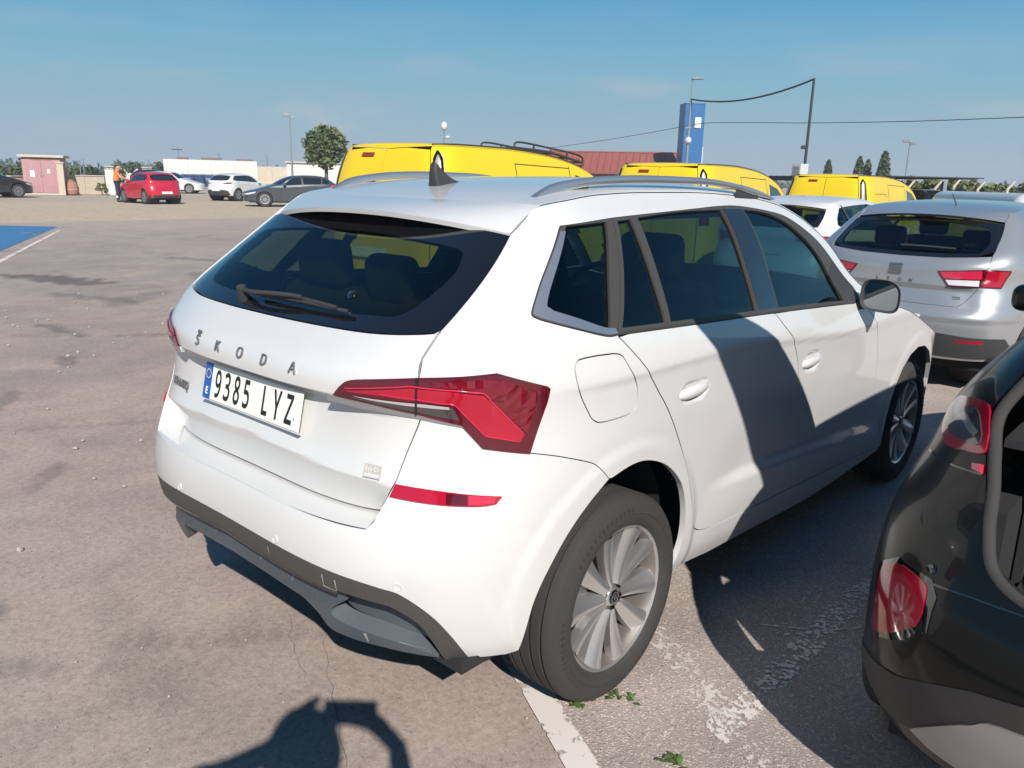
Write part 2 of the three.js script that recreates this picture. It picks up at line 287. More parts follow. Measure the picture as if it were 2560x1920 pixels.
M.crackDark = std([.14, .118, .105], 1);
{ // slab joints and cracks in the concrete
  const ribbon = (name, pts, w, seed) => { const R = rng(seed), L = []; for (let i = 0; i < pts.length - 1; i++) { const a = pts[i], b = pts[i + 1], n = Math.ceil(Math.hypot(b[0] - a[0], b[1] - a[1]) / .05); for (let k = 0; k < n; k++) L.push([lerp(a[0], b[0], k / n) + (R() - .5) * .016, lerp(a[1], b[1], k / n) + (R() - .5) * .016]); } const us = range(0, L.length - 1, L.length - 1); struct(name, sheet((u, v) => { const p = L[u], q = L[Math.min(L.length - 1, u + 1)], o = L[Math.max(0, u - 1)], d = Math.hypot(q[0] - o[0], q[1] - o[1]) || 1, ww = w * (.25 + noise(u * .7 + seed, 3) * 1.1) * (u === 0 || u === L.length - 1 ? 0 : 1); return [p[0] - (q[1] - o[1]) / d * ww * v, .0035, p[1] + (q[0] - o[0]) / d * ww * v]; }, us, [-1, 1], true), M.crackDark); };
  ribbon('slab_joint', [[-1.3, -.22], [-.45, .22], [-.02, .455], [.20, .585], [.75, .90], [1.6, 1.35]], .0012, 5);
  ribbon('crack', [[-.26, .44], [-.05, .56], [.08, .60], [.15, .66]], .0010, 6); ribbon('slab_joint', [[-12, -6.0], [-8, -3.9], [-4, -1.75], [-1.3, -.22]], .0022, 10);
}
{ // grit and small stones lying about
  const R = rng(303), gs = []; for (let k = 0; k < 520; k++) { const near = k < 360, x = near ? -1.6 + R() * 3.4 : -9 + R() * 8, z = near ? -.2 + R() * 1.7 : -3 + R() * 4.5, r = (near ? .0016 + R() * R() * .0045 : .006 + R() * .012); const g = new THREE.IcosahedronGeometry(r, 0); g.scale(1, .55 + R() * .4, .7 + R() * .6); g.rotateY(R() * 6); g.translate(x, .004 + r * .3, z); gs.push(strip(g)); }
  const m = new THREE.Mesh(merge(gs), std([.34, .30, .27], .95)); m.name = 'grit'; tag(m, 'loose grit and small stones scattered over the concrete', 'grit', null, 'stuff'); m.castShadow = true; scene.add(m);
}
const edgeZ = x => .186 + .55 * (x - .638); // where the concrete meets the bay's asphalt
{
  // asphalt of the parking bays, exposed grit
  const pos = [], uv = [], cl = [], idx = [], nr = [], nx = 150, nz = 80;
  for (let i = 0; i <= nx; i++) for (let j = 0; j <= nz; j++) { const x = lerp(-2.6, 9, i / nx), z = lerp(edgeZ(x), -9, Math.pow(j / nz, 1.5)); pos.push(x, .004, z); nr.push(0, 1, 0); uv.push(x * .9, z * .9); const n = fbm(x / .8, z / .8, 4), m = fbm(x / .25, z / .25, 3); const c = mixc([.70, .60, .54], [.52, .46, .43], sst(.35, .7, n)), k = .85 + .3 * (m - .2); cl.push(c[0] * k, c[1] * k, c[2] * k); }
  for (let i = 0; i < nx; i++) for (let j = 0; j < nz; j++) { const a = i * (nz + 1) + j; idx.push(a, a + nz + 2, a + 1, a, a + nz + 1, a + nz + 2); }
  const g = new THREE.BufferGeometry(); g.setAttribute('position', new THREE.Float32BufferAttribute(pos, 3)); g.setAttribute('normal', new THREE.Float32BufferAttribute(nr, 3)); g.setAttribute('uv', new THREE.Float32BufferAttribute(uv, 2)); g.setAttribute('color', new THREE.Float32BufferAttribute(cl, 3)); g.setIndex(idx);
  struct('asphalt_bay', g, MG.asphalt);
}
// worn paint: a flat marking, its flaked-off places cut out by an alpha map
function marking(name, quad, y, keep, color, tile = 2) { // quad: four corners x, z; keep(x, z, v): how much paint is left, v across the line
  const W = Math.hypot(quad[1][0] - quad[0][0], quad[1][1] - quad[0][1]), H = Math.hypot(quad[3][0] - quad[0][0], quad[3][1] - quad[0][1]), k = Math.min(420, 2040 / Math.max(W, H)), w = Math.max(8, Math.round(W * k)), h = Math.max(8, Math.round(H * k)), d = new Uint8Array(w * h * 4), R = rng(name.length * 7 + 3);
  for (let j = 0; j < h; j++) for (let i = 0; i < w; i++) { const u = (i + .5) / w, v = (j + .5) / h, x = lerp(lerp(quad[0][0], quad[1][0], u), lerp(quad[3][0], quad[2][0], u), v), z = lerp(lerp(quad[0][1], quad[1][1], u), lerp(quad[3][1], quad[2][1], u), v); const a = clamp(keep(x, z, u, v) * 255, 0, 255), q = 4 * (j * w + i); d[q] = d[q + 1] = d[q + 2] = a; d[q + 3] = 255; }
  const t = new THREE.DataTexture(d, w, h, THREE.RGBAFormat, THREE.UnsignedByteType); t.magFilter = THREE.LinearFilter; t.minFilter = THREE.LinearFilter; t.needsUpdate = true;
  const g = new THREE.BufferGeometry(); g.setAttribute('position', new THREE.Float32BufferAttribute([quad[0], quad[1], quad[2], quad[0], quad[2], quad[3]].flatMap(q => [q[0], y, q[1]]), 3)); g.setAttribute('uv', new THREE.Float32BufferAttribute([0, 0, 1, 0, 1, 1, 0, 0, 1, 1, 0, 1], 2)); g.setAttribute('normal', new THREE.Float32BufferAttribute([0, 1, 0, 0, 1, 0, 0, 1, 0, 0, 1, 0, 0, 1, 0, 0, 1, 0], 3));
  return struct(name, g, std(color, .9, 0, { alphaMap: t, transparent: true }));
}
{
  const L = x => edgeZ(x), n4 = (x, z, f) => noiseB(x * f, z * f) * .55 + noiseB(x * f * 2.7 + 5, z * f * 2.7) * .3 + noiseB(x * f * 7, z * f * 7 + 3) * .15;
  marking('bay_end_line', [[-1.6, L(-1.6) + .005], [2.6, L(2.6) + .005], [2.6, L(2.6) - .10], [-1.6, L(-1.6) - .10]], .008, (x, z, u, v) => { const e = Math.pow(Math.abs(v - .5) * 2, 4); return sst(.22, .34, n4(x, z, 34) + .25 * (n4(x, z, 6) - .45) - .14 * e) * .96; }, [.66, .60, .55]);
  marking('bay_side_line', [[1.135, -.05], [1.235, -.02], [1.235, -4.4], [1.135, -4.4]], .008, (x, z, u, v) => { const e = Math.pow(Math.abs(u - .5) * 2, 4); return sst(.46, .58, n4(x, z, 90) + .34 * (n4(x, z, 9) - .45) - .14 * e) * .9; }, [.62, .575, .53]);
  marking('painted_bay', [[-21.84, -6.38], [-24.2, -4.27], [-14.6, .6], [-12.2, -1.5]], .004, (x, z) => sst(.16, .30, n4(x, z, 3)), [.035, .16, .32]);
  marking('painted_bay_line', [[-20.5, -6.0], [-20.25, -5.8], [-11.55, -1.55], [-11.8, -1.78]], .004, (x, z) => sst(.22, .38, n4(x, z, 5)), [.66, .56, .53]);
  marking('bay_cross_line', [[.75, -.465], [.69, -.375], [1.67, .255], [1.73, .165]], .0075, (x, z, u, v) => { const e = Math.pow(Math.abs(u - .5) * 2, 3); return sst(.47, .66, n4(x, z, 70) + .40 * (n4(x, z, 7) - .45) - .16 * e) * .8; }, [.62, .575, .53]);
  // thin pale scrapes on the asphalt
  const sc = (x0, z0, x1, z1, w) => { const d = Math.hypot(x1 - x0, z1 - z0), nx = -(z1 - z0) / d * w, nz = (x1 - x0) / d * w; return [[x0 + nx, z0 + nz], [x1 + nx, z1 + nz], [x1 - nx, z1 - nz], [x0 - nx, z0 - nz]]; };
  for (const q of [[1.0, -.69, 1.15, -.79, .004], [1.10, -.69, 1.29, -.95, .004], [1.046, -.966, 1.038, -1.174, .007]]) marking('scrape_mark', sc(...q), .009, (x, z) => sst(.38, .55, n4(x, z, 40)) * .8, [.62, .58, .54]);
}
// ------------------------------------------------------------------ the body shape of the white crossover, reused at other proportions
const bodyW = soft([[.194, .79], [.271, .825], [.348, .85], [.484, .862], [.678, .872], [.871, .880], [1.0, .886], [1.035, .8855], [1.06, .876], [1.113, .858], [1.162, .835], [1.258, .775], [1.375, .7], [1.433, .66], [1.491, .6]], .022);
const bodyR = soft([[.194, .648], [.29, .723], [.387, .763], [.484, .788], [.581, .798], [.658, .788], [.726, .763], [.794, .743], [.871, .723], [.968, .718], [1.026, .718], [1.065, .708], [1.113, .655], [1.142, .622], [1.258, .468], [1.394, .285], [1.491, .16]], .020);
const bodyE = soft([[.194, 3.2], [.387, 3.4], [.581, 3.6], [.726, 3.6], [.823, 3.3], [.968, 3.0], [1.026, 3.1], [1.094, 3.4], [1.162, 4.4], [1.278, 4.4], [1.404, 4.6], [1.491, 4.6]], .05);
const bodyF = curve([[.2, .80], [.6, .79], [.8, .74], [1.0, .6], [1.2, .3], [1.5, .1]]);
const bodyShift = (s, y) => .088 * sst(-.35, -1.9, s) * (1 - sst(1.12, 1.36, y)); // the shoulder falls towards the nose
const arcRear = [[-.313, .322], [-.335, .38], [-.343, .43], [-.338, .49], [-.318, .56], [-.275, .634], [-.188, .708], [-.082, .754], [.008, .765], [.104, .749], [.19, .697], [.255, .630], [.308, .545], [.342, .464], [.360, .37], [.371, .300]];
const arcFront = [[.335, .262], [.352, .34], [.350, .43], [.335, .51], [.30, .585], [.235, .66], [.14, .72], [.03, .745], [-.09, .735], [-.20, .69], [-.29, .61], [-.345, .51], [-.365, .42], [-.355, .33], [-.34, .27]];
const lipRing = (ds, dy) => { const q = Math.hypot(ds, dy) - .36; return dy > -.15 ? .006 * (1 - sst(.030, .075, q)) : 0; };
function gateDisp(s, y) { // the tailgate: undercut below the lettering, hollow towards its lower edge
  const a = Math.abs(s - SC); if (a > .75) return 0;
  const yc = a < .4 ? 1.006 : lerp(1.006, .990, clamp((a - .4) / .2, 0, 1)), mg = 1 - sst(.28, .62, a), yk = lerp(.818, .800, clamp(a / .57, 0, 1));
  if (y >= yc) return 0;
  if (y > yk) return -mg * clamp((yc - y) / .030, 0, 1) * lerp(.030, .060, clamp((y - yk) / (yc - yk), 0, 1));
  return -lerp(.030 * mg, .084, clamp((yk - y) / (yk - .704), 0, 1.1)) * (1 - .35 * sst(.50, .60, a) * sst(.72, .80, y));
}
const lowCrease = soft([[-2.3, .40], [-1.92, .470], [-1.4, .515], [-.95, .555], [-.5, .578], [-.3, .58]], .12);
function heroDisp(s, y) {
  let d = 0;
  for (const [hs, hy] of [[-.315, .925], [-1.225, .88]]) { const u = (s - hs) / .075, v = (y - hy) / .032, q = u * u + v * v; if (q < 4) d -= .016 * (1 - sst(.3, 1.6, q)); }
  if (s < .6 && s > -3.2) {
    d += lipRing(s, y - .41) + lipRing(s + 2.651, y - .405);
    if (s < -.42 && s > -2.25) { const e = sst(-.42, -.75, s) * sst(-2.25, -1.95, s), q = y - lowCrease(s); d += e * (q > 0 ? -.009 * (1 - sst(0, .20, q)) : lerp(-.009, .007, sst(0, .055, -q)) * (1 - sst(.10, .24, -q))); }
    const yc = lerp(1.035, .95, sst(-.35, -1.85, s)), q = yc - y; if (q > 0 && q < .2) d -= .006 * sst(0, .03, q) * (1 - sst(.05, .2, q)) * sst(.4, .1, s);
  }
  return d;
}
const heroTop = curve([[-4.2, .60], [-3.6, .665], [-3.1, .745], [-2.9, .795], [-2.75, .845], [-2.54, .915], [-2.3, .98], [-2.1, 1.02], [-2.0, 1.04], [-1.9, 1.10], [-1.75, 1.205], [-1.6, 1.325], [-1.45, 1.42], [-1.3, 1.475], [-1.05, 1.503], [-.7, 1.514], [-.4, 1.513], [-.1, 1.503], [.1, 1.488], [.2, 1.477], [.27, 1.448], [.35, 1.402], [.5, 1.3]]);
const heroCrown = curve([[-4.2, .005], [-3.6, .04], [-3.0, .06], [-2.4, .05], [-2.05, .05], [-1.75, .085], [-1.45, .055], [-1.2, .046], [-.7, .045], [-.3, .035], [0, .02], [.2, .004], [.4, .0]]);
const heroBulge = curve([[-4.2, -.02], [-2.4, -.12], [-2.0, -.26], [-1.45, -.10], [-1.0, 0], [-.2, 0], [.2, .045], [.4, .05]]);
const OUT = { // outlines on the flank and tail, in metres along s and up
  dlo: [...sm([[.070, 1.143], [.118, 1.145], [.211, 1.170], [.325, 1.203]]), ...sm([[.343, 1.211], [.341, 1.227], [.286, 1.302], [.178, 1.413]]), ...sm([[.165, 1.423], [-.157, 1.440], [-.623, 1.458], [-.865, 1.467], [-1.021, 1.464], [-1.245, 1.440], [-1.355, 1.413], [-1.485, 1.345], [-1.616, 1.247], [-1.774, 1.120]]), [-1.80, 1.062], ...sm([[-1.704, 1.058], [-.867, 1.104], [-.301, 1.128], [.070, 1.143]])],
  quarter: [...sm([[.100, 1.160], [.125, 1.163], [.290, 1.214]]), ...sm([[.302, 1.219], [.303, 1.235], [.263, 1.292], [.150, 1.415]]), [.140, 1.423], ...sm([[-.09, 1.430], [.02, 1.29], [.100, 1.160]])],
  tri: [[-.185, 1.432], [-.238, 1.435], ...sm([[-.238, 1.435], [-.215, 1.30], [-.177, 1.149]]), [.051, 1.157], ...sm([[.051, 1.157], [-.07, 1.31], [-.16, 1.432]])],
  rear: [...sm([[-.278, 1.438], [-.55, 1.452], [-.835, 1.455]]), ...sm([[-.839, 1.455], [-.81, 1.30], [-.759, 1.115]]), [-.203, 1.144], ...sm([[-.203, 1.144], [-.25, 1.30], [-.278, 1.438]])],
  front: [...sm([[-1.006, 1.453], [-1.12, 1.445], [-1.223, 1.427], [-1.336, 1.381], [-1.452, 1.293], [-1.542, 1.194], [-1.60, 1.074]]), [-.941, 1.110], ...sm([[-.941, 1.110], [-.985, 1.30], [-1.006, 1.453]])],
  tail: [...sm([[.830, 1.006], [.806, 1.034], [.777, 1.051], [.70, 1.063], [.614, 1.074]], 4), [.520, 1.081], [.446, 1.088], [.327, 1.047], [.319, 1.040], [.325, 1.005], [.365, .875], [.475, .898], [.521, .958], [.617, .983], [.72, .998]],
  strip: [[.845, 1.004], [.72, .998], [.617, .983], [.519, .962], [.515, .951], [.612, .970], [.72, .982], [.852, .988]],
  red: [[.801, 1.022], [.629, 1.049], [.545, 1.046], [.520, 1.042], [.474, 1.036], [.380, .928], [.391, .908], [.468, .927], [.526, 1.003], [.545, 1.014], [.618, 1.019], [.703, 1.024]],
  facet: [[.60, 1.062], [.518, 1.070], [.447, 1.075], [.348, 1.035], [.374, .930], [.474, 1.040], [.52, 1.047]],
  smoked: [[.802, 1.012], [.630, 1.012], [.540, 1.006], [.530, .985], [.526, .972], [.617, .990], [.72, 1.003]],
  reflector: [[.662, .807], ...sm([[.662, .807], [.563, .797], [.432, .777]]), [.446, .760], ...sm([[.446, .760], [.481, .758], [.560, .764], [.674, .776]])],
};
function makeWheel(kind = 'hero') { // axle along x, outer face towards +x, centre at the origin
  const w = new THREE.Group(); w.name = 'wheel';
  const R = .326, rr = .2275;
  const prof = [[-.10, .225], [-.108, .25], [-.106, .285], [-.096, .312], [-.084, .3225]];
  const tread = []; for (const gx of [-.062, -.022, .022, .062]) tread.push([gx - .0055, .3258], [gx - .0045, .3185], [gx + .0045, .3185], [gx + .0055, .3258]);
  const outer = [[.084, .3225], [.096, .312], [.101, .304], [.1055, .290], [.108, .270], [.1065, .268], [.1065, .266], [.108, .264], [.1075, .250], [.104, .243], [.1045, .240], [.099, .233], [.092, .2275]];
  const all = [...prof, ...tread, ...outer];
  const lathe = (pts, seg) => { const g = new THREE.LatheGeometry(pts.map(p => new THREE.Vector2(p[1], p[0])), seg); g.rotateZ(-Math.PI / 2); return g; };
  const tyre = part('tyre', toCreasedNormals(lathe(all, 72), .6), M.tyre, w);
  // shoulder blocks and sidewall ribs
  const blocks = []; for (let i = 0; i < 96; i++) { const a = i / 96 * Math.PI * 2, g = box(.079, .0965, -.003, .003, -.0035, .0035, .001); g.translate(0, .3095, 0); g.rotateZ(0); g.rotateX(a); blocks.push(g); }
  part('tread_block', blocks, M.tyre, tyre).userData.kind = 'stuff';
  const marks = []; { const Q = rng(12); for (let i = 0; i < 84; i++) { if (i % 21 > 13) continue; const a = i / 84 * Math.PI * 2, l = .006 + Q() * .006, g = box(.1055, .1088, -l / 2 - .003, l / 2 + .003, -.0032 - Q() * .002, .0032); g.translate(0, .279, 0); g.rotateX(a); marks.push(g); } }
  part('sidewall_mark', marks, M.tyre, tyre).userData.kind = 'stuff';
  const rim = new THREE.Group(); rim.name = 'rim'; w.add(rim);
  // barrel and lip
  part('rim_lip', toCreasedNormals(lathe([[.088, .219], [.094, .2275], [.0905, .2305], [.082, .229]], 72), .5), M.alloy, rim);
  part('rim_barrel', lathe([[.088, .219], [.06, .208], [-.08, .205], [-.1, .225]], 48), M.alloyDark, rim);
  // ten twisted blades in pairs
  const blade = (mirror) => {
    const us = range(0, 1, 10), vs = range(-1, 1, 6);
    const f = (u, v) => { const r = lerp(.040, .2185, u), hw = lerp(.013, .038, Math.pow(u, .85)), cy = v * hw * (1 + .10 * mirror * v * u); const k = v * mirror; const ridge = .011 * (1 - Math.abs(v - .35 * mirror) / 1.35) - .010 * u * (k < 0 ? -k : 0); const x = .072 - .016 * Math.pow(u, .7) + .026 * u * u + ridge; return [x, r, cy]; };
    const front = sheet(f, us, vs, true), sides = [-1, 1].map(v => sheet((u, q) => { const p = f(u, v); return [p[0] - q * .028, p[1], p[2]]; }, us, [0, 1]));
    return merge([front, ...sides]);
  };
  const b1 = blade(1), b2 = blade(-1);
  for (let k = 0; k < 5; k++) { for (const [b, o] of [[b1, .29], [b2, -.29]]) { const g = b.clone(); const m = part('spoke', g, M.alloy, rim); m.rotation.x = k * Math.PI * .4 + o; } }
  const hub = []; hub.push(lathe([[.080, .0], [.080, .024], [.076, .030], [.058, .046], [.04, .05]], 36)); part('hub', hub, M.alloy, rim);
  const cap = [lathe([[.0845, 0], [.0845, .019], [.0825, .0225], [.078, .0235]], 32)]; part('hub_cap', cap, M.gloss, rim);
  part('hub_emblem', [lathe([[.0852, .015], [.0862, .0165], [.0852, .018]], 32), ...[-1, 1].map(q => { const g = box(.0845, .086, -.009, .009, q * .004 - .0016, q * .004 + .0016); g.rotateX(.5); return g; })], M.satin, rim);
  for (let k = 0; k < 5; k++) { const a = k / 5 * Math.PI * 2, y = Math.cos(a) * .036, z = Math.sin(a) * .036; const g = new THREE.CylinderGeometry(.0075, .0075, .012, 6); g.rotateZ(Math.PI / 2); g.translate(.070, y, z); part('wheel_bolt', g, M.alloyDark, rim); }
  const disc = part('brake_disc', lathe([[.018, .05], [.018, .135], [.002, .135], [.002, .05]], 40), M.rust, w);
  part('brake_drum', lathe([[.02, 0], [.02, .06], [-.06, .11]], 30), M.alloyDark, w);
  part('caliper', [box(.0, .042, -.05, .05, .085, .145, .01)], M.steel, w);
  return w;
}
const wheelProto = makeWheel();
function placeWheel(car, x, y, z, spin = 0, left = false, sc = 1, steer = 0) { const w = wheelProto.clone(); w.position.set(x, y, z); w.rotation.order = 'YXZ'; w.rotation.y = (left ? Math.PI : 0) + steer; w.rotation.x = spin; w.scale.setScalar(sc); car.add(w); return w; }
const font = await new FontLoader().loadAsync('fonts/droid/droid_sans_bold.typeface.json');
const fontR = await new FontLoader().loadAsync('fonts/droid/droid_sans_regular.typeface.json');
function textGeo(str, size, depth, wide = 1, f = font) { const g = new TextGeometry(str, { font: f, size, depth, curveSegments: 6, bevelEnabled: false }); g.computeBoundingBox(); const b = g.boundingBox; g.translate(-(b.min.x + b.max.x) / 2, -(b.min.y + b.max.y) / 2, 0); g.scale(wide, 1, 1); return strip(g); }
// puts a shape drawn in the xy plane (z outwards) onto a shell at (s, y)
function onShell(shell, geo, s, y, off = 0, roll = 0) {
  const p = shell.P(s, y), n = V(...shell.N(s, y)), a = shell.P(s + .004, y), b = shell.P(s - .004, y); const t = V(b[0] - a[0], b[1] - a[1], b[2] - a[2]).normalize(); t.sub(n.clone().multiplyScalar(t.dot(n))).normalize().negate(); // text runs towards falling s? keep outward-facing right
  const right = t.clone().negate(), up = n.clone().cross(right).normalize(); const m = new THREE.Matrix4().makeBasis(right, up, n); const g = geo.clone(); if (roll) g.rotateZ(roll); g.applyMatrix4(m); g.translate(p[0] + n.x * off, p[1] + n.y * off, p[2] + n.z * off); return g;
}

// ------------------------------------------------------------------ the white crossover
const hero = makeShell({ w: bodyW, rz: bodyR, pe: bodyE, ff: bodyF, ZF: -2.75, disp: heroDisp, shift: bodyShift }), heroGate = makeShell({ w: bodyW, rz: bodyR, pe: bodyE, ff: bodyF, ZF: -2.75, disp: gateDisp, shift: bodyShift });
const flank = (a, b, n) => range(a, b, n).map(s => [s, heroTop(s)]);
const doorRear = sm([[.070, 1.138], [-.004, 1.068], [-.1, .963], [-.176, .877], [-.290, .710], [-.36, .56], [-.398, .459], [-.422, .424], [-.464, .403]]);
const doorB = sm([[-.900, 1.101], [-.95, 1.055], [-1.017, .997], [-1.075, .92], [-1.109, .838], [-1.145, .643], [-1.145, .588], [-1.125, .53], [-1.106, .46], [-1.105, .357]]);
const doorFront = sm([[-1.79, 1.058], [-1.93, .95], [-2.0, .8], [-2.03, .6], [-2.02, .36], [-1.98, .303]]);
const hatchSide = [...sm([[.573, 1.177], [.609, 1.117], [.614, 1.076], [.612, 1.0], [.611, .968], [.640, .884], [.662, .813]])];
function tube2(pts, r) { const n = pts.length; const line = []; for (let i = 0; i < n - 1; i++) { const a = pts[i], b = pts[i + 1], k = Math.ceil(Math.hypot(b[0] - a[0], b[1] - a[1]) / .03); for (let q = 0; q < k; q++) line.push([lerp(a[0], b[0], q / k), lerp(a[1], b[1], q / k)]); } line.push(pts[n - 1]); return tube(line.map(([s, y]) => { const p = hero.P(s, y), N = hero.N(s, y); return [0, 1, 2].map(k => p[k] + N[k] * .0092); }), r, 6, 80); }
M.scuff = std([.34, .33, .31], .8);
function heroCar() {
  const car = thing('white_crossover', 'white crossover hatchback parked in the foreground, its rear and right flank nearest the camera', 'car');
  const dloTop = OUT.dlo.slice(); // starts at the rear lower corner, runs up and forward, then back along the belt
  const iA = dloTop.findIndex(p => p[0] === -1.80), dloUpper = dloTop.slice(0, iA + 1), dloBelt = dloTop.slice(iA);
  const sillTop = sm([[-.464, .403], [-.577, .385], [-.960, .362], [-1.105, .357], [-1.5, .332], [-1.98, .303]]);
  const bumpLine = sm([[.366, .875], [.295, .856], [.201, .821], [.161, .799], [.114, .751]]);
  const sidePoly = [[.350, 1.402], [.243, 1.466], ...flank(.2, -1.9, 44), [-1.95, 1.07], ...dloUpper.slice().reverse(), ...doorRear, ...sillTop, [-2.30, .268], [-2.312, .243], [-1.436, .219], [-.604, .262], [-.32, .300], ...sm(arcRear.slice(0, 10)), [.114, .751], ...bumpLine.slice().reverse(), [.48, .93], [.605, .995], [.612, 1.0], [.614, 1.076], [.609, 1.117], [.573, 1.177], [.52, 1.232], [.44, 1.312]];
  const fuel = sm([[.125, 1.100], [.103, 1.0985], [.070, 1.088], [.042, 1.047], [.008, .994], [.006, .945], [.020, .926], [.06, .919], [.145, .919], [.178, .931], [.198, .957], [.232, 1.02], [.245, 1.075], [.236, 1.096], [.217, 1.101], [.17, 1.102], [.125, 1.100]], 4).slice(0, -1);
  const body = part('body_side', panel(hero, sidePoly, { cell: .014, gap: .002, flange: .02, holes: [fuel] }), M.white, car);
  part('fuel_flap', panel(hero, fuel, { cell: .02, gap: .0015, flange: .01, off: -.0008 }), M.white, car);
  part('body_side', panel(hero, mir(sidePoly), { cell: .035, flange: .02 }), M.white, car);
  const rearDoor = [...doorRear, ...sillTop.filter(p => p[0] > -1.105 && p[0] < -.464), ...doorB.slice().reverse(), ...dloBelt.filter(p => p[0] > -.9 && p[0] < .07)];
  const frontDoor = [...doorB, ...sillTop.filter(p => p[0] < -1.105), ...doorFront.slice().reverse(), ...dloBelt.filter(p => p[0] > -1.78 && p[0] < -.9)];
  const rd = part('rear_door', panel(hero, rearDoor, { cell: .014, gap: .0022, flange: .02 }), M.white, car);
  const fd = part('front_door', panel(hero, frontDoor, { cell: .016, gap: .0022, flange: .02 }), M.white, car);
  part('rear_door', panel(hero, mir(rearDoor), { cell: .04, gap: .003, flange: .02 }), M.white, car);
  part('front_door', panel(hero, mir(frontDoor), { cell: .04, gap: .003, flange: .02 }), M.white, car);
  const handle = (s, y, p) => { const g = new THREE.SphereGeometry(1, 24, 14); const q = g.attributes.position; for (let i = 0; i < q.count; i++) { const x = q.getX(i), yy = q.getY(i), z = q.getZ(i); q.setXYZ(i, Math.sign(x) * Math.pow(Math.abs(x), .8) * .100, yy * .020 + x * .006, z * .017 + .012 - .012 * x * x); } g.computeVertexNormals(); part('door_handle', onShell(hero, strip(g), s, y, .004), M.white, p); };
  handle(-.315, .925, rd); handle(-1.225, .88, fd);
  // front wings, one each side to the middle of the nose
  const wing = [...doorFront, [-2.30, .268], ...arcFront.map(([a, b]) => [a - 2.651, b]), [-3.02, .25], [hero.SF, .24], ...range(hero.SF, -1.95, 40).map(s => [s, heroTop(s)]), [-1.80, 1.064]];
  part('front_wing', panel(hero, wing, { cell: .022, gap: .002, flange: .02 }), M.white, car);
  part('front_wing', panel(hero, mir(wing).map(([s, y]) => [s, y]), { cell: .05, flange: .02 }), M.white, car);
  // bumper
  const rh = [...sm([[.371, .300], [.360, .37], [.342, .464], [.308, .545], [.255, .630], [.19, .697], [.114, .751]]), ...bumpLine.slice().reverse(), [.475, .91], [.52, .965], [.606, .985], ...hatchSide.slice(-10), [.690, .752], [.708, .712], ...sm([[.724, .692], [.80, .691], [.95, .694], [1.08, .697], [SC, .698]])];
  const trimTop = sm([[SC, .582], [1.055, .579], [.90, .570], [.763, .556], [.69, .543], [.644, .527], [.585, .468], [.540, .392], [.500, .306]]);
  const bumpPoly = [...rh, ...mir(rh), ...mir([...trimTop, [.406, .291]]), ...trimTop, [.406, .291]];
  part('rear_bumper', [panel(hero, bumpPoly, { cell: .012, gap: .0008, flange: .085 }), sheet((s, v) => { const o = hero.P(s, .694), g = heroGate.P(s, .7035); const e = Math.sin(v * Math.PI / 2); return [lerp(o[0], g[0], v), lerp(o[1] - .001, g[1] - .001, e), lerp(o[2] - .001, g[2] - .02, v)]; }, range(.722, 2 * SC - .722, 60), [0, .15, .3, .6, 1])], M.white, car);
  // black band, skirt and pockets under the bumper
  const bandIn = sm([[SC, .532], [1.05, .522], [.90, .508], [.80, .497]]);
  const bandR = sm([[.80, .507], [.767, .505], [.700, .496], [.665, .486], [.616, .444], [.587, .388], [.561, .318]]);
  const lower = [[.555, .302], [.500, .306]];
  const bandHalf = [...trimTop, [.5, .306], ...lower.slice(0, 1), ...bandR.slice().reverse(), ...bandIn.slice().reverse()];
  part('lower_trim', panel(hero, [...trimTop, [.555, .303], ...bandR.slice().reverse(), ...bandIn.slice().reverse(), ...mir([...trimTop, [.555, .303], ...bandR.slice().reverse(), ...bandIn.slice().reverse()])], { cell: .014, flange: .05, off: -.001 }), M.trimPlastic, car);
  const skirtLow = sm([[SC, .455], [1.08, .448], [.96, .434], [.915, .423], [.885, .385], [.855, .347], [.78, .336], [.698, .331], [.615, .316], [.57, .306]]);
  const pocketIn = sm([[.795, .455], [.835, .420], [.80, .392], [.70, .372], [.63, .349]]);
  const skirtHalf = [[SC, .534], ...bandIn.slice(0, -1), [.81, .494], ...pocketIn, [.59, .325], ...skirtLow.slice().reverse()];
  const skirtFn = (s, y) => { const a = Math.abs(s - SC), yt = lerp(.532, .49, clamp(a / .42, 0, 1)); return -.046 + .040 * sst(0, .085, yt - y) - .03 * sst(.06, .14, yt - y) * (1 - sst(.25, .4, a)); };
  part('bumper_skirt', panel(hero, [...skirtHalf, ...mir(skirtHalf)], { cell: .012, flange: .05, fn: skirtFn }), M.skirt, car);
  for (const f of [p => p, mir]) {
    const pocket = [...bandR.slice().reverse(), [.80, .498], ...pocketIn, [.585, .32]];
    part('bumper_pocket', panel(hero, f(pocket), { cell: .014, fn: (s, y) => { const a = Math.abs(s - SC); return -.085 + .035 * sst(.43, .36, y + (a - .5) * .12); } }), M.skirt, car);
  }
  for (const [a, y0, b, y1, w, k] of [[.835, .545, .832, .512, .0016, 0], [.800, .54, .797, .508, .0016, 0], [.834, .512, .798, .507, .0014, 0], [1.02, .56, 1.018, .535, .0014, 0], [1.10, .505, 1.106, .47, .003, 1], [.745, .375, .74, .342, .004, 1], [.97, .48, .972, .455, .002, 1], [1.34, .50, 1.342, .47, .0016, 1], [.66, .365, .60, .345, .0014, 1], [.90, .50, .80, .488, .0012, 1]]) { const d = Math.hypot(b - a, y1 - y0), nx = -(y1 - y0) / d * w, ny = (b - a) / d * w; part('scuff', panel(hero, [[a + nx, y0 + ny], [b + nx * .3, y1 + ny * .3], [b - nx * .3, y1 - ny * .3], [a - nx, y0 - ny]], { cell: .03, off: k ? .0012 : .0008, fn: k ? skirtFn : null }), M.scuff, car); }
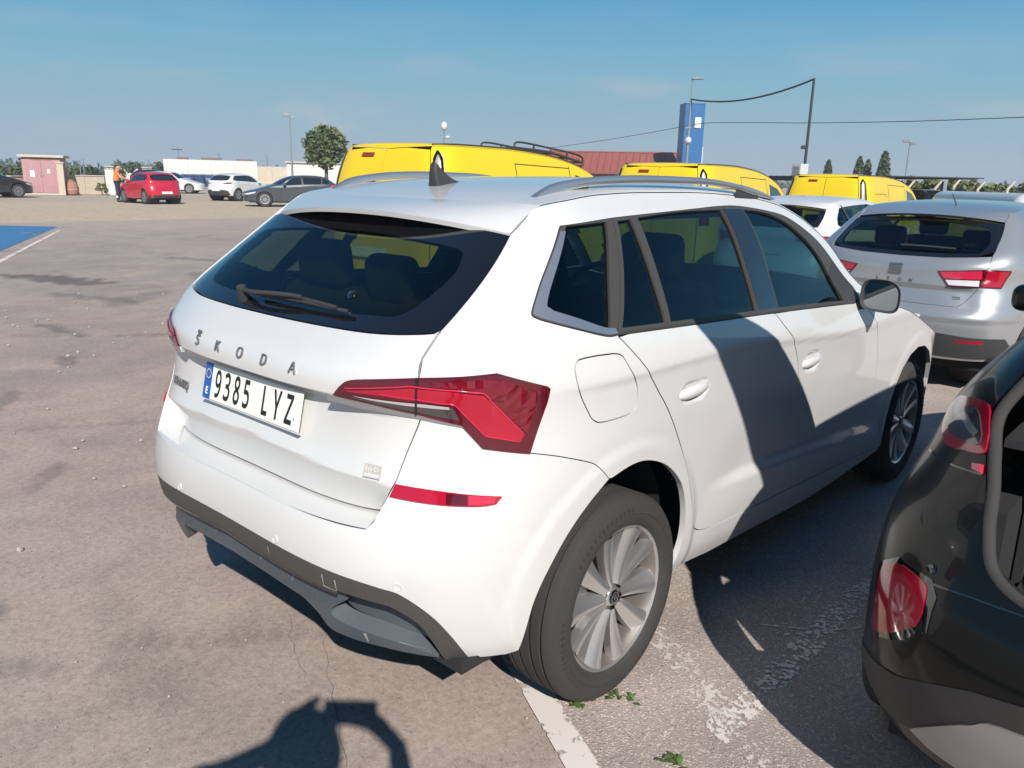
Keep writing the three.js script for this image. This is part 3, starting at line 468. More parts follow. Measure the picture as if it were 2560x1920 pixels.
  { const up = bandIn.map(([s, y]) => [s, y + .002]), lo = bandIn.map(([s, y]) => [s, y - .004]).reverse(); part('trim_gap', panel(hero, [...up, ...lo, ...mir(lo), ...mir(up)], { cell: .014, off: .0004 }), M.gloss, car); }
  part('underbody', [box(-.62, .62, .23, .28, -3.2, -.05, .02), box(-.50, .50, .32, .44, -.05, .64, .05)], M.under, car);
  // tailgate
  const bottom = sm([[.706, .722], [.722, .708], [.879, .7065], [1.05, .7075], [SC, .708]]);
  const gateTop = sm([[SC, 1.150], [1.03, 1.151], [.768, 1.156], [.626, 1.167], [.573, 1.175]]);
  const gh = [...gateTop, ...hatchSide, [.688, .756], ...bottom];
  part('tailgate', panel(heroGate, [...gh, ...mir(gh)], { cs: .014, cy: .008, gap: .0022, flange: .025 }), M.white, car);
  const gr = [...sm([[SC, 1.440], [.95, 1.438], [.62, 1.428], [.42, 1.408], [.350, 1.398]]), [.44, 1.312], [.52, 1.232], [.573, 1.177]];
  const clear = [...sm([[SC, 1.382], [.80, 1.377], [.56, 1.364], [.515, 1.35]]), ...sm([[.515, 1.35], [.545, 1.30], [.66, 1.215], [.72, 1.195]]), ...sm([[.72, 1.195], [.90, 1.188], [SC, 1.186]])];
  const clearFull = [...clear, ...mir(clear)];
  part('rear_window_surround', panel(hero, [...gr, ...sm([[.573, 1.177], [.626, 1.169], [.768, 1.158], [1.03, 1.153], [SC, 1.152]]), ...mir([...gr, ...sm([[.573, 1.177], [.626, 1.169], [.768, 1.158], [1.03, 1.153], [SC, 1.152]])])], { cell: .02, flange: .012, off: -.002, holes: [clearFull] }), M.gloss, car);
  part('rear_window', panel(hero, clearFull, { cell: .022, off: -.002 }), M.glassRear, car);
  // roof, spoiler, windscreen, bonnet
  const cap = makeCap(hero, heroTop, heroCrown, heroBulge);
  const T = TT.map(t => t * .9995);
  part('roof', sheet((s, t) => cap(s, t), range(.2, -1.42, 46), T), M.white, car);
  const spT = range(-1, 1, 40);
  const lip = t => { const a = Math.abs(t); return [t * .572, lerp(1.447, 1.402, Math.pow(a, 2.2)) , lerp(.306, .212, Math.pow(a, 2.6))]; };
  const spo = (u, t) => { const A = cap(.2, t), B = lip(t), e = u * u * .35 + u * .65; return [lerp(A[0], B[0], u), lerp(A[1], B[1], e), lerp(A[2], B[2], u)]; };
  const und = t => { const a = Math.abs(t); return [t * .553, lerp(1.424, 1.386, Math.pow(a, 2.2)), lerp(.225, .150, Math.pow(a, 2.6)) - .02]; };
  part('spoiler', [sheet(spo, range(0, 1, 10), spT), sheet((u, t) => { const B = lip(t); return [B[0], B[1] - u * .014, B[2] - u * .004]; }, [0, 1], spT)], M.white, car);
  for (const q of [1, -1]) part('spoiler_end', sheet((u, v) => { const A = spo(u, q), e = u < .35 ? [lerp(.2, .243, u / .35), lerp(1.477, 1.466, u / .35)] : [lerp(.243, .350, (u - .35) / .65), lerp(1.466, 1.402, (u - .35) / .65)], B = hero.P(...e); return [lerp(A[0], q * B[0], v), lerp(A[1], B[1], v) - .001, lerp(A[2], B[2], v)]; }, range(0, 1, 8), [0, 1]), M.white, car);
  part('spoiler_underside', sheet((u, t) => { const B = lip(t), W = und(t); return [lerp(B[0], W[0], u), lerp(B[1] - .014, W[1], u), lerp(B[2] - .004, W[2], u)]; }, [0, 1], spT), M.gloss, car);
  part('brake_light', sheet((u, t) => { const B = lip(t), W = und(t); return [t * .572, lerp(B[1] - .014, W[1], u) - .002, lerp(B[2] - .004, W[2], u) + .003]; }, [.25, .8], range(-.32, .32, 16)), M.lampDark, car);
  part('windscreen', sheet((s, t) => cap(s, t), range(-1.43, -1.97, 12), range(-.93, .93, 24)), M.glassClear, car);
  for (const q of [-1, 1]) part('windscreen_pillar', sheet((s, t) => cap(s, t * q), range(-1.42, -1.98, 14), [.925, .95, .97, .985, .9995], q < 0), M.white, car);
  part('bonnet', sheet((s, t) => cap(s, t), range(-1.97, hero.SF + .02, 50), T), M.white, car);
  // side windows
  const frameHoles = [OUT.quarter, OUT.tri, OUT.rear, OUT.front];
  M.frame = M.frame || phys([.052, .047, .041], .5);
  M.pillarGloss = M.pillarGloss || phys([.012, .013, .016], .12, { clearcoat: .6 });
  for (const [f, cell] of [[p => p, .018], [mir, .05]]) {
    part('window_frame', panel(hero, f(OUT.dlo), { cell, flange: .02, off: .0015, holes: frameHoles.map(f) }), M.frame, car);
    part('quarter_window', panel(hero, f(OUT.quarter), { cell: .04, off: -.007 }), M.glassDark, car);
    part('rear_door_window', panel(hero, f(OUT.tri), { cell: .04, off: -.006 }), M.glassDark, car);
    part('rear_door_window', panel(hero, f(OUT.rear), { cell: .04, off: -.007 }), M.glassDark, car);
    part('front_door_window', panel(hero, f(OUT.front), { cell: .04, off: -.007 }), M.glassClear, car);
    part('door_pillar', panel(hero, f([...sm([[-.850, 1.457], [-.82, 1.30], [-.775, 1.118]]), [-.930, 1.110], ...sm([[-.930, 1.110], [-.972, 1.30], [-.995, 1.453]])]), { cell: .03, off: .0035, flange: .004 }), M.pillarGloss, car);
    part('chrome_strip', panel(hero, f([...sm([[.072, 1.146], [.118, 1.148], [.211, 1.172], [.325, 1.206]]), ...sm([[.340, 1.213], [.338, 1.228], [.283, 1.302], [.176, 1.409]]), [.155, 1.408], ...sm([[.155, 1.408], [.262, 1.288], [.298, 1.236], [.292, 1.226]]), ...sm([[.285, 1.220], [.21, 1.196], [.125, 1.167], [.08, 1.160]])]), { cell: .02, off: .004, flange: .004 }), M.satin, car);
    part('belt_strip', panel(hero, f([...sm([[.068, 1.146], [-.301, 1.131], [-.867, 1.107], [-1.60, 1.066]]), ...sm([[-1.60, 1.078], [-.867, 1.119], [-.301, 1.143], [.068, 1.158]])]), { cell: .03, off: .004, flange: .004 }), M.frame, car);
    part('mirror_sail', panel(hero, f([[-1.545, 1.185], [-1.60, 1.072], [-1.79, 1.066], [-1.765, 1.125], [-1.62, 1.240]]), { cell: .03, off: .003, flange: .003 }), M.blackPlastic, car);
    part('window_bar', panel(hero, f([...sm([[-.163, 1.432], [-.075, 1.31], [.048, 1.158]]), [.066, 1.158], ...sm([[.066, 1.158], [-.053, 1.31], [-.137, 1.432]])].map(([s, y]) => [s - .0, y])), { cell: .03, off: .003, flange: .003 }), M.frame, car);
  }
  // tail lights and reflectors
  for (const f of [p => p, mir]) {
    const L = part('tail_light', panel(hero, f(OUT.tail), { cell: .012, off: .006, flange: .012 }), M.lampDark, car);
    part('red_lens', panel(hero, f(OUT.red), { cell: .014, off: .0085, flange: .002 }), M.lampRed, L);
    { const Q = rng(61), g = panel(hero, f(OUT.facet), { cell: .017, off: .0078, fn: () => (Q() - .5) * .0052 }).toNonIndexed(); g.computeVertexNormals(); part('facet_lens', g, M.lampFacet, L); }
    part('light_guide', [tube2(f([[.79, 1.030], [.63, 1.0535], [.52, 1.0475], [.474, 1.041], [.384, .932]]), .0022), tube2(f([[.70, 1.028], [.618, 1.0235], [.536, 1.0125], [.47, .932], [.40, .912]]), .0018)], M.lampPink, L);
    part('clear_lens', panel(hero, f(OUT.smoked), { cell: .014, off: .0088, flange: .002 }), M.lampClear, L);
    part('pale_lens', panel(hero, f([[.77, 1.0145], [.630, 1.013], [.60, 1.0125], [.548, 1.0075], [.546, 1.001], [.617, 1.005], [.72, 1.010]]), { cell: .014, off: .0098, flange: .001 }), M.lampPale, L);
    part('lamp_joint', panel(hero, f([[.6185, 1.072], [.6135, 1.0725], [.6165, .982], [.6215, .983]]), { cell: .014, off: .0108 }), M.gloss, L);
    part('lamp_strip', panel(hero, f(OUT.strip), { cell: .014, off: .003, flange: .012 }), M.satin, car);
    const r = part('reflector', panel(hero, f(OUT.reflector), { cell: .008, off: .006, flange: .014 }), M.lampRed, car);
    part('reflector_dark', panel(hero, f([[.553, .793], [.508, .787], [.508, .762], [.553, .766]]), { cell: .008, off: .0075 }), M.lampDark, r);
    part('reflector_lens', panel(hero, f([[.506, .786], [.445, .777], [.452, .763], [.482, .762], [.506, .764]]), { cell: .008, off: .0075 }), M.lampPink, r);
    for (const a of [.58, .245]) part('parking_sensor', onShell(hero, lathe2([[0, .0], [.0095, .0], [.0095, .0015], [.0105, .0015], [.0115, .0005], [.0115, -.004]]), f === mir ? SC + a : SC - a, a > .4 ? .553 : .592, .001), M.white, car);
  }
  // writing
  'SKODA'.split('').forEach((ch, i) => { const gs = [textGeo(ch, .031, .004, 1.12, fontR)]; if (!i) { const k = box(-.0035, .0035, 0, .012, 0, .004); for (const q of [-1, 1]) { const g = k.clone(); g.rotateZ(q * .8); g.translate(q * -.0005, .0195, 0); gs.push(strip(g)); } } part('letter', onShell(hero, merge(gs), SC + [.250, .126, .0, -.127, -.257][i], 1.051, .001), M.letters, car); });
  part('model_badge', onShell(heroGate, textGeo('KAMIQ', .026, .003, 1.1), SC + .455, .866, .001), M.letters, car);
  part('sticker', [onShell(heroGate, strip(box(-.026, .026, -.017, .017, 0, .0006)), SC - .512, .825, .005)], std([.42, .39, .35], .7), car);
  part('sticker_print', [onShell(heroGate, merge([box(-.021, -.018, .0, .012, 0, .0004), box(-.013, -.002, .009, .012, 0, .0004), box(-.013, -.010, .0, .012, 0, .0004), box(-.005, -.002, .0, .012, 0, .0004), box(.004, .007, .0, .012, 0, .0004), box(.004, .018, .009, .012, 0, .0004), box(.015, .018, .0, .012, 0, .0004), box(.004, .018, 0, .003, 0, .0004)]), SC - .512, .825, .0058), onShell(heroGate, strip(box(-.022, .022, -.013, -.006, 0, .0004)), SC - .512, .825, .0058)], M.white, car);
  { // number plate
    const cv = document.createElement('canvas'); cv.width = 1040; cv.height = 220; const c = cv.getContext('2d');
    c.fillStyle = '#e4e6dc'; c.fillRect(0, 0, 1040, 220); c.fillStyle = '#1554a8'; c.fillRect(0, 0, 92, 220);
    c.fillStyle = '#f2d41c'; for (let i = 0; i < 12; i++) { const a = i / 12 * 6.2832; c.beginPath(); c.arc(46 + 27 * Math.cos(a), 66 + 27 * Math.sin(a), 4.6, 0, 7); c.fill(); }
    c.fillStyle = '#fff'; c.font = 'bold 62px sans-serif'; c.textAlign = 'center'; c.fillText('E', 46, 192);
    c.fillStyle = '#15161a'; c.textBaseline = 'alphabetic';
    const put = (t, x) => { c.save(); c.translate(x, 190); c.scale(.74, 1.18); c.font = '186px sans-serif'; c.textAlign = 'center'; c.lineWidth = 9; c.strokeStyle = '#15161a'; c.strokeText(t, 0, 0); c.fillText(t, 0, 0); c.restore(); };
    '9385'.split('').forEach((t, i) => put(t, 170 + i * 108)); 'LYZ'.split('').forEach((t, i) => put(t, 690 + i * 122));
    c.fillStyle = '#666'; c.fillRect(985, 150, 9, 14); c.fillRect(975, 90, 5, 7);
    const t = new THREE.CanvasTexture(cv); t.colorSpace = THREE.SRGBColorSpace;
    const g = new RoundedBoxGeometry(.52, .11, .006, 2, .0028), q = g.attributes.position, uv = g.attributes.uv; for (let i = 0; i < q.count; i++) uv.setXY(i, q.getX(i) / .52 + .5, q.getY(i) / .11 + .5);
    const plate = part('number_plate', g, phys([1, 1, 1], .35, { map: t }), car); plate.position.set(0, .923, .690); plate.rotation.x = -.22;
    part('plate_frame', [box(-.263, .263, -.058, -.0555, -.006, .005), box(-.263, .263, .0555, .0575, -.006, .002)], M.white, plate);
  }
  // wiper, aerial, rails, mirror
  const W = (s, y, o) => { const p = hero.P(s, y), n = hero.N(s, y); return [p[0] + n[0] * o, p[1] + n[1] * o, p[2] + n[2] * o]; };
  const wp = part('wiper', [tube([W(1.44, 1.178, .030), W(1.36, 1.176, .034), W(1.25, 1.180, .036), W(1.12, 1.187, .030), W(1.08, 1.187, .028)], .0072, 8), bar(W(1.455, 1.172, -.01), W(1.445, 1.180, .040), .019, 14, .014)], M.blackPlastic, car);
  part('wiper_blade', [tube([W(1.36, 1.183, .014), W(1.15, 1.184, .018), W(1.0, 1.184, .017), W(.855, 1.184, .012)], .0065, 6), tube([W(1.16, 1.188, .026), W(1.06, 1.187, .024), W(.90, 1.184, .02)], .006, 6)], M.blackPlastic, wp);
  part('washer_nozzle', onShell(hero, lathe2([[0, .006], [.012, .005], [.016, 0]]), .905, 1.228, 0), M.gloss, car);
  { const us = range(0, 1, 14), y0 = 1.519, fin = (u, side) => 0; const sh = new THREE.Shape(); sh.moveTo(.012, 0); sh.bezierCurveTo(.016, .03, .018, .05, .012, .066); sh.bezierCurveTo(-.0, .058, -.03, .02, -.085, .008); sh.lineTo(-.11, 0); sh.lineTo(.012, 0);
    const g = new THREE.ExtrudeGeometry(sh, { depth: .006, bevelEnabled: true, bevelThickness: .011, bevelSize: .007, bevelSegments: 4, steps: 1 }); g.translate(0, 0, -.003); g.rotateY(-Math.PI / 2); const q = g.attributes.position; for (let i = 0; i < q.count; i++) { const yy = q.getY(i), k = 1 - .55 * clamp(yy / .09, 0, 1); q.setX(i, q.getX(i) * k * 1.7); } g.translate(0, 1.520, -.045); g.computeVertexNormals(); part('roof_aerial', g, M.blackPlastic, car); }
  for (const q of [1, -1]) {
    const top = curve([[-1.33, 1.494], [-1.22, 1.520], [-1.07, 1.542], [-.755, 1.566], [-.495, 1.568], [-.27, 1.561], [-.16, 1.551], [-.065, 1.537], [-.005, 1.514], [.035, 1.492]]), bot = curve([[-1.33, 1.486], [-1.24, 1.498], [-1.13, 1.510], [-1.04, 1.525], [-.76, 1.541], [-.50, 1.540], [-.27, 1.532], [-.19, 1.526], [-.11, 1.513], [-.055, 1.494], [.035, 1.482]]);
    const xs = curve([[-1.33, .596], [-1.07, .590], [-.755, .570], [-.495, .546], [-.27, .521], [-.065, .498], [.035, .488]]);
    const zs = range(.035, -1.33, 60), prof = range(0, Math.PI * 2, 16);
    const f = (z, a) => { const yt = top(z), yb = bot(z), c = Math.cos(a), s2 = Math.sin(a), e = v => Math.sign(v) * Math.pow(Math.abs(v), .6); return [q * (xs(z) + e(c) * .015), (yt + yb) / 2 + e(s2) * Math.max(.002, (yt - yb) / 2), z]; };
    const rail = part('roof_rail', sheet(f, zs, prof, q > 0), M.satin, car);
    for (const [a, b] of [[-.06, -.20], [-1.02, -1.2]]) part('rail_foot', sheet((z, v) => [q * (xs(z) - .004 + (v === 0 || v === 3 ? -.008 : .012)), v < 2 ? bot(z) + .004 : 1.478, z], range(a, b, 8), [0, 1, 2, 3], q < 0), M.blackPlastic, rail);
  }
  for (const q of [1, -1]) {
    const sh = (u, v) => { const th = v, c = Math.cos(th), s2 = Math.sin(th), e = w => Math.sign(w) * Math.pow(Math.abs(w), .62); const k = Math.pow(1 - u, .42); return [.945 + e(c) * .082 * (1 - .25 * u) * k, 1.100 + (e(s2) * .069 + (c > 0 ? -.012 * c : .0)) * k + .008 * u, -1.72 - u * .15]; };
    const ring = range(0, Math.PI * 2, 36); const g = sheet(sh, range(0, 1, 14).map(u => u * u * (2 - u)), ring, true); if (q < 0) g.scale(-1, 1, 1);
    const m = part('door_mirror', g, M.white, car);
    const rim = sheet((u, v) => { const p = sh(0, v); const cx = .945, cy = 1.097; return [lerp(p[0], cx + (p[0] - cx) * .86, u), lerp(p[1], cy + (p[1] - cy) * .86, u), p[2] + .004 - .012 * u * u]; }, [0, .5, 1], ring); if (q < 0) rim.scale(-1, 1, 1); part('mirror_rim', rim, M.blackPlastic, m);
    const gl = sheet((u, v) => { const p = sh(0, v); const cx = .945, cy = 1.097; return [cx + (p[0] - cx) * .86 * u, cy + (p[1] - cy) * .86 * u, p[2] - .006]; }, [0, .5, 1], ring); if (q < 0) gl.scale(-1, 1, 1); part('mirror_glass', gl, M.mirrorGlass, m);
    part('mirror_arm', [bar([q * .80, 1.045, -1.745], [q * .91, 1.055, -1.765], .026, 10, .02)], M.blackPlastic, m);
  }
  // lining, seats, wheels
  const inWin = (s, y, polys) => polys.some(p => { let c = false; for (let i = 0, j = p.length - 1; i < p.length; j = i++) if ((p[i][1] > y) !== (p[j][1] > y) && s < (p[j][0] - p[i][0]) * (y - p[i][1]) / (p[j][1] - p[i][1]) + p[i][0]) c = !c; return c; });
  const wins = [OUT.quarter, OUT.tri, OUT.rear, OUT.front].flatMap(p => [p, mir(p)]).concat([clearFull]);
  const lin = [], cs = .03; for (let i = Math.floor(-2.1 / cs); i < (2 * SC + 2.1) / cs; i++) for (let j = 10; j < 50; j++) {
    const s = (i + .5) * cs, y = (j + .5) * cs, sr = s > SC ? 2 * SC - s : s; if (y > heroTop(sr) - .004 || inWin(s, y, wins)) continue; const am = Math.hypot(sr, y - .4), bm = Math.hypot(sr + 2.651, y - .4); if (am < .375 || bm < .375) continue; if (sr > -.3 && y < .42) continue;
    const dk = Math.abs(s - SC) < .85 && y < 1.06 ? -.13 : y > .9 ? -.014 : -.03; const q = [[0, 0], [1, 0], [1, 1], [0, 1]].map(([a, b]) => { const S = (i + a) * cs, Y = (j + b) * cs, p = hero.P(S, Y), n = hero.N(S, Y); return [p[0] + n[0] * dk, p[1] + n[1] * dk, p[2] + n[2] * dk]; }); for (const k of [0, 1, 2, 0, 2, 3]) lin.push(...q[k]);
  }
  const lg = new THREE.BufferGeometry(); lg.setAttribute('position', new THREE.Float32BufferAttribute(lin, 3)); lg.computeVertexNormals(); part('cabin_lining', [lg], M.inner, car);
  part('headlining', sheet((s, t) => { const p = cap(s, t); return [p[0] * .97, p[1] - .03, p[2] - (s > .1 ? .06 : 0)]; }, range(.2, -1.4, 16), range(-1, 1, 12)), M.headliner, car);
  const seatBack = (x, z, w, h, tilt = .22) => { const g = box(-w / 2, w / 2, 0, h, -.06, .06, .05); g.rotateX(tilt); g.translate(x, .52, z); return strip(g); };
  const rest = (x, z, w = .26, yb = 1.16) => { const g = box(-w / 2, w / 2, 0, .17, -.045, .045, .04); g.rotateX(.12); g.translate(x, yb, z); return merge([strip(g), bar([x - .06, yb - .1, z - .01], [x - .06, yb + .04, z], .007), bar([x + .06, yb - .1, z - .01], [x + .06, yb + .04, z], .007)]); };
  part('rear_seat', [seatBack(0, .0, 1.22, .66), box(-.61, .61, .36, .56, -.60, -.02, .06), rest(-.36, .15), rest(.36, .15), rest(0, .14, .22, 1.13)], M.seat, car);
  for (const x of [-.36, .36]) part('front_seat', [seatBack(x, -1.02, .50, .68), box(x - .25, x + .25, .34, .54, -1.6, -1.05, .06), rest(x, -.85, .27, 1.19)], M.seat, car);
  part('dashboard', [box(-.72, .72, .74, .99, -2.0, -1.66, .08), bar([-.36, .93, -1.60], [-.36, .9, -1.5], .02)], M.inner, car);
  { const g = new THREE.TorusGeometry(.185, .016, 8, 32); g.rotateX(-.35); g.translate(-.36, .96, -1.46); part('steering_wheel', [g], M.blackPlastic, car); }
  part('cabin_floor', [box(-.74, .74, .28, .31, -2.0, .55), box(-.62, .62, .30, .84, -2.06, -2.0)], M.inner, car);
  part('parcel_shelf', [box(-.58, .58, .99, 1.01, .12, .50)], M.inner, car);
  for (const [z, q] of [[0, 1], [0, -1], [-2.651, 1], [-2.651, -1]]) {
    const g = new THREE.CylinderGeometry(.385, .385, .27, 40, 1, true, -.25, Math.PI + .5); g.rotateZ(Math.PI / 2); g.translate(q * .615, .40, z); const d = new THREE.CylinderGeometry(.385, .385, .01, 40, 1, false, -.25, Math.PI + .5); d.rotateZ(Math.PI / 2); d.translate(q * .50, .40, z); part('wheel_arch_liner', [g, d], M.wheelWell, car);
    placeWheel(car, q * (z ? .765 : .755), .3265, z, z ? .9 : -.12 - .0, q < 0, 1, 0);
  }
  return car;
}
function lathe2(pts, seg = 24) { const g = new THREE.LatheGeometry(pts.map(p => new THREE.Vector2(...p)), seg); g.rotateX(Math.PI / 2); return strip(g); }
heroCar();

// ------------------------------------------------------------------ other vehicles
// bearings and heights read off the photograph, turned into places in the yard
const QUAT = new THREE.Quaternion().setFromEuler(camera.rotation);
const sight = (u, v) => V((u - 1106) / 1749.6, -(v - 829.5) / 1749.6, -1).applyQuaternion(QUAT);
const spot = (u, D, y = 0) => { const d = sight(u, 385 + (u - 1106) * .0232), h = Math.hypot(d.x, d.z); return [EYE.x + d.x / h * D, y, EYE.z + d.z / h * D]; };
const rise = (u, v, D) => { const d = sight(u, v), h = Math.hypot(d.x, d.z); return EYE.y + d.y / h * D; };
const away = (x, z) => Math.atan2(x - EYE.x, z - EYE.z); // turn of a thing whose back (+z) faces away from the camera
M.wheelFar = phys([.42, .42, .43], .35, { metalness: .8 });
M.tint = phys([.012, .017, .020], .04, { clearcoat: 1, clearcoatRoughness: .02 });
M.lampGrey = phys([.26, .25, .24], .3, { clearcoat: .6 });
M.plate = std([.66, .67, .62], .5);
M.lampWhite = phys([.62, .62, .63], .12, { clearcoat: 1 });
M.lampAmber = phys([.60, .22, .03], .15, { clearcoat: 1 });
const farWheel = (() => { const w = new THREE.Group(); w.name = 'wheel'; const L = (p, n) => { const g = new THREE.LatheGeometry(p.map(q => new THREE.Vector2(q[1], q[0])), n); g.rotateZ(-Math.PI / 2); return g; };
  part('tyre', L([[-.10, .21], [-.10, .29], [-.085, .315], [.085, .315], [.10, .29], [.10, .215]], 28), M.tyre, w); const s = [L([[.085, .16], [.095, .212], [.08, .215]], 28), L([[.075, 0], [.072, .05]], 14)]; for (let k = 0; k < 10; k++) { const g = box(.05, .085, .03, .20, -.017, .017); g.rotateX(k * Math.PI / 5); s.push(g); } part('rim', s, M.wheelFar, w); part('brake_disc', L([[.02, .0], [.02, .19]], 20), M.under, w); return w; })();
const plainDisp = (s, y) => (s < .6 && s > -3.2 ? lipRing(s, y - .41) + lipRing(s + 2.651, y - .405) : 0);
const DEF = {
  dlo: [...sm([[.05, 1.143], [.20, 1.165], [.30, 1.20]]), ...sm([[.30, 1.215], [.25, 1.30], [.12, 1.40]]), ...sm([[.08, 1.420], [-.3, 1.440], [-.865, 1.460], [-1.1, 1.452], [-1.30, 1.42], [-1.485, 1.33], [-1.65, 1.21], [-1.80, 1.075]]), ...sm([[-1.72, 1.062], [-.867, 1.104], [-.301, 1.128], [.05, 1.143]])],
  gateTop: [[SC, 1.150], [.90, 1.152], [.70, 1.16], [.573, 1.177]],
  gate: sm([[.573, 1.177], [.612, 1.10], [.625, 1.0], [.650, .88], [.70, .76], [.76, .70]]),
  tail: [[.82, 1.0], [.80, 1.05], [.60, 1.07], [.40, 1.06], [.33, 1.02], [.40, .93], [.60, .93]],
  trim: [[SC, .50], [.9, .495], [.70, .47], [.60, .42], [.5, .32], [.62, .30], [SC, .30]],
  plateY: .86, plateZ: .73, glassPiece: [...sm([[SC, 1.405], [.75, 1.395], [.47, 1.372]]), ...sm([[.47, 1.372], [.55, 1.27], [.648, 1.190]]), ...sm([[.648, 1.190], [.85, 1.180], [SC, 1.176]])],
};
function makeCar(o) {
  const { name, label, pos, yaw = 0, scale = [1, 1, 1], mat, cell = .05, group } = o, sh = makeShell({ w: o.w || bodyW, rz: o.rz || bodyR, pe: bodyE, ff: bodyF, ZF: -2.75, disp: o.disp || plainDisp, shift: o.w ? () => 0 : bodyShift, scale, squash: o.squash || 1 });
  const D = { ...DEF, ...o }, car = thing(name, label, o.category || 'car', pos, yaw, group), fl = .012, [sx, sy, sz] = scale;
  const gateOut = [...D.gateTop.slice(0, -1), ...D.gate, [SC, D.gate[D.gate.length - 1][1]]];
  const side = [[SC, .30], ...(o.noGate ? [] : [[SC, D.gate[D.gate.length - 1][1]], ...D.gate.slice().reverse()]), ...(o.noGate ? [[SC, 1.15], ...D.gateTop.slice(1)] : []), [.52, 1.232], [.44, 1.312], [.350, 1.402], [.243, 1.466], ...range(.2, sh.SF, 50).map(s => [s, heroTop(s)]), [sh.SF, .24], [-3.02, .25], ...sm(arcFront, 3).reverse().map(([a, b]) => [a - 2.651, b]), [-2.30, .268], [-1.4, .24], [-.60, .262], [-.32, .300], ...sm(arcRear, 3), [.406, .291], [.5, .30]];
  for (const f of [p => p, mir]) {
    part('body', panel(sh, f(side), { cell, flange: fl, holes: [f(D.dlo)] }), mat, car);
    part('side_window', panel(sh, f(D.dlo), { cell: cell * 1.5, off: -.006 }), o.glass || M.tint, car);
    for (const [a, b] of D.pillars || [[-.90, -.98], [-.06, -.12]]) part('door_pillar', panel(sh, f([[a, 1.10], [a - .05 * (a < -.5 ? 1 : -1), 1.462], [b - .05 * (a < -.5 ? 1 : -1), 1.462], [b, 1.10]].map(([s, y]) => [s, Math.min(y, heroTop(s) - .045)])), { cell: .1, off: .002 }), M.frame, car);
    const t = part('tail_light', panel(sh, f(D.tail), { cell: Math.min(cell, .03), off: .006, flange: .01 }), o.tailMat || M.lampRed, car);
    for (const [nm, p, m] of D.tailParts || []) part(nm, panel(sh, f(p), { cell: .02, off: .009, flange: .003 }), m, t);
    part('door_gap', [[.04, -.36], [-.93, -1.10], [-1.80, -2.0]].map(([a, b]) => panel(sh, f([[a, 1.10], [a - .012, 1.10], [b - .012, .42], [b, .42]]), { cell: .06, off: .0012 })), M.under, car).userData.kind = 'stuff';
    part('door_handle', [-.34, -1.25].map(s => onShell(sh, strip(new RoundedBoxGeometry(.16, .03, .03, 2, .014)), f === mir ? 2 * SC - s : s, .94, .008)), o.handle || mat, car).userData.kind = 'stuff';
    part('head_light', panel(sh, f([[-3.0, .735], [-3.35, .665], [-3.72, .62], [-3.75, .56], [-3.4, .575], [-3.1, .65]]), { cell, off: .004, flange: .01 }), M.lampWhite, car);
    const mr = new RoundedBoxGeometry(.16, .12, .13, 2, .045); mr.translate((f === mir ? -1 : 1) * .94 * sx, 1.08 * sy, -1.76 * sz); part('door_mirror', mr, o.mirror || mat, car);
  }
  if (!o.noGate) { const g = [...gateOut]; part('tailgate', panel(sh, [...g, ...mir(g)], { cell: Math.min(cell, .03), gap: .003, flange: fl }), mat, car); }
  if (!o.noGate) {
    const gr = [...sm([[SC, 1.425], [.62, 1.410], [.362, 1.385]]), [.44, 1.312], [.52, 1.232], [.573, 1.177], ...D.gateTop.slice(0, -1).reverse()];
    part('rear_window_surround', panel(sh, [...gr, ...mir(gr)], { cell, flange: .008, off: -.002, holes: [[...D.glassPiece, ...mir(D.glassPiece)]] }), M.gloss, car);
    part('rear_window', panel(sh, [...D.glassPiece, ...mir(D.glassPiece)], { cell, off: -.002 }), o.rearGlass || M.tint, car);
    if (o.wiper !== false) part('wiper', [tube([[.04, 1.17, .035], [-.1, 1.172, .035], [-.42, 1.17, .03]].map(([s, y, h]) => { const S = SC + s, p = sh.P(S, y), n = sh.N(S, y); return [0, 1, 2].map(k => p[k] + n[k] * h * .7); }), .009, 5, 8)], M.blackPlastic, car);
  }
  const cap = makeCap(sh, heroTop, heroCrown, heroBulge), n = Math.round(1.6 / Math.max(.05, cell)) + 6, T = cell > .04 ? range(-1, 1, 18).map(t => Math.sign(t) * (1 - Math.pow(1 - Math.abs(t), 1.8))) : TT;
  part('roof', sheet((s, t) => cap(s, t * .9995), range(.2, -1.42, n), T), mat, car);
  part('spoiler', [sheet((u, t) => { const A = cap(.2, t), a = Math.abs(t), B = [t * .572 * sx, lerp(1.447, 1.402, Math.pow(a, 2.2)) * sy, lerp(.306, .212, Math.pow(a, 2.6)) * sz]; return [0, 1, 2].map(k => lerp(A[k], B[k], u)); }, [0, .3, .6, 1], T), sheet((u, t) => { const a = Math.abs(t); return [t * .572 * sx, (lerp(1.447, 1.402, Math.pow(a, 2.2)) - u * .018) * sy, (lerp(.306, .212, Math.pow(a, 2.6)) - u * .05) * sz]; }, [0, 1], T)], mat, car);
  part('brake_light', panel(sh, [[SC + .16, 1.428], [SC - .16, 1.428], [SC - .16, 1.412], [SC + .16, 1.412]], { cell, off: .006 }), M.lampDark, car);
  part('windscreen', sheet((s, t) => cap(s, t), range(-1.42, -1.97, 8), T), o.glass || M.tint, car);
  part('bonnet', sheet((s, t) => cap(s, t * .9995), range(-1.97, sh.SF + .02, n), T), mat, car);
  part('lower_trim', panel(sh, [...D.trim, ...mir(D.trim)], { cell, off: .004, flange: .03 }), o.trimMat || M.blackPlastic, car);
  const pl = part('number_plate', new RoundedBoxGeometry(.52, .11, .008, 1, .003), M.plate, car); pl.position.set(0, D.plateY * sy, (D.plateZ + .012) * sz); pl.rotation.x = -.12;
  for (const [nm, p, m] of D.extra || []) part(nm, panel(sh, p, { cell: Math.min(cell, .03), off: .005, flange: .004 }), m, car);
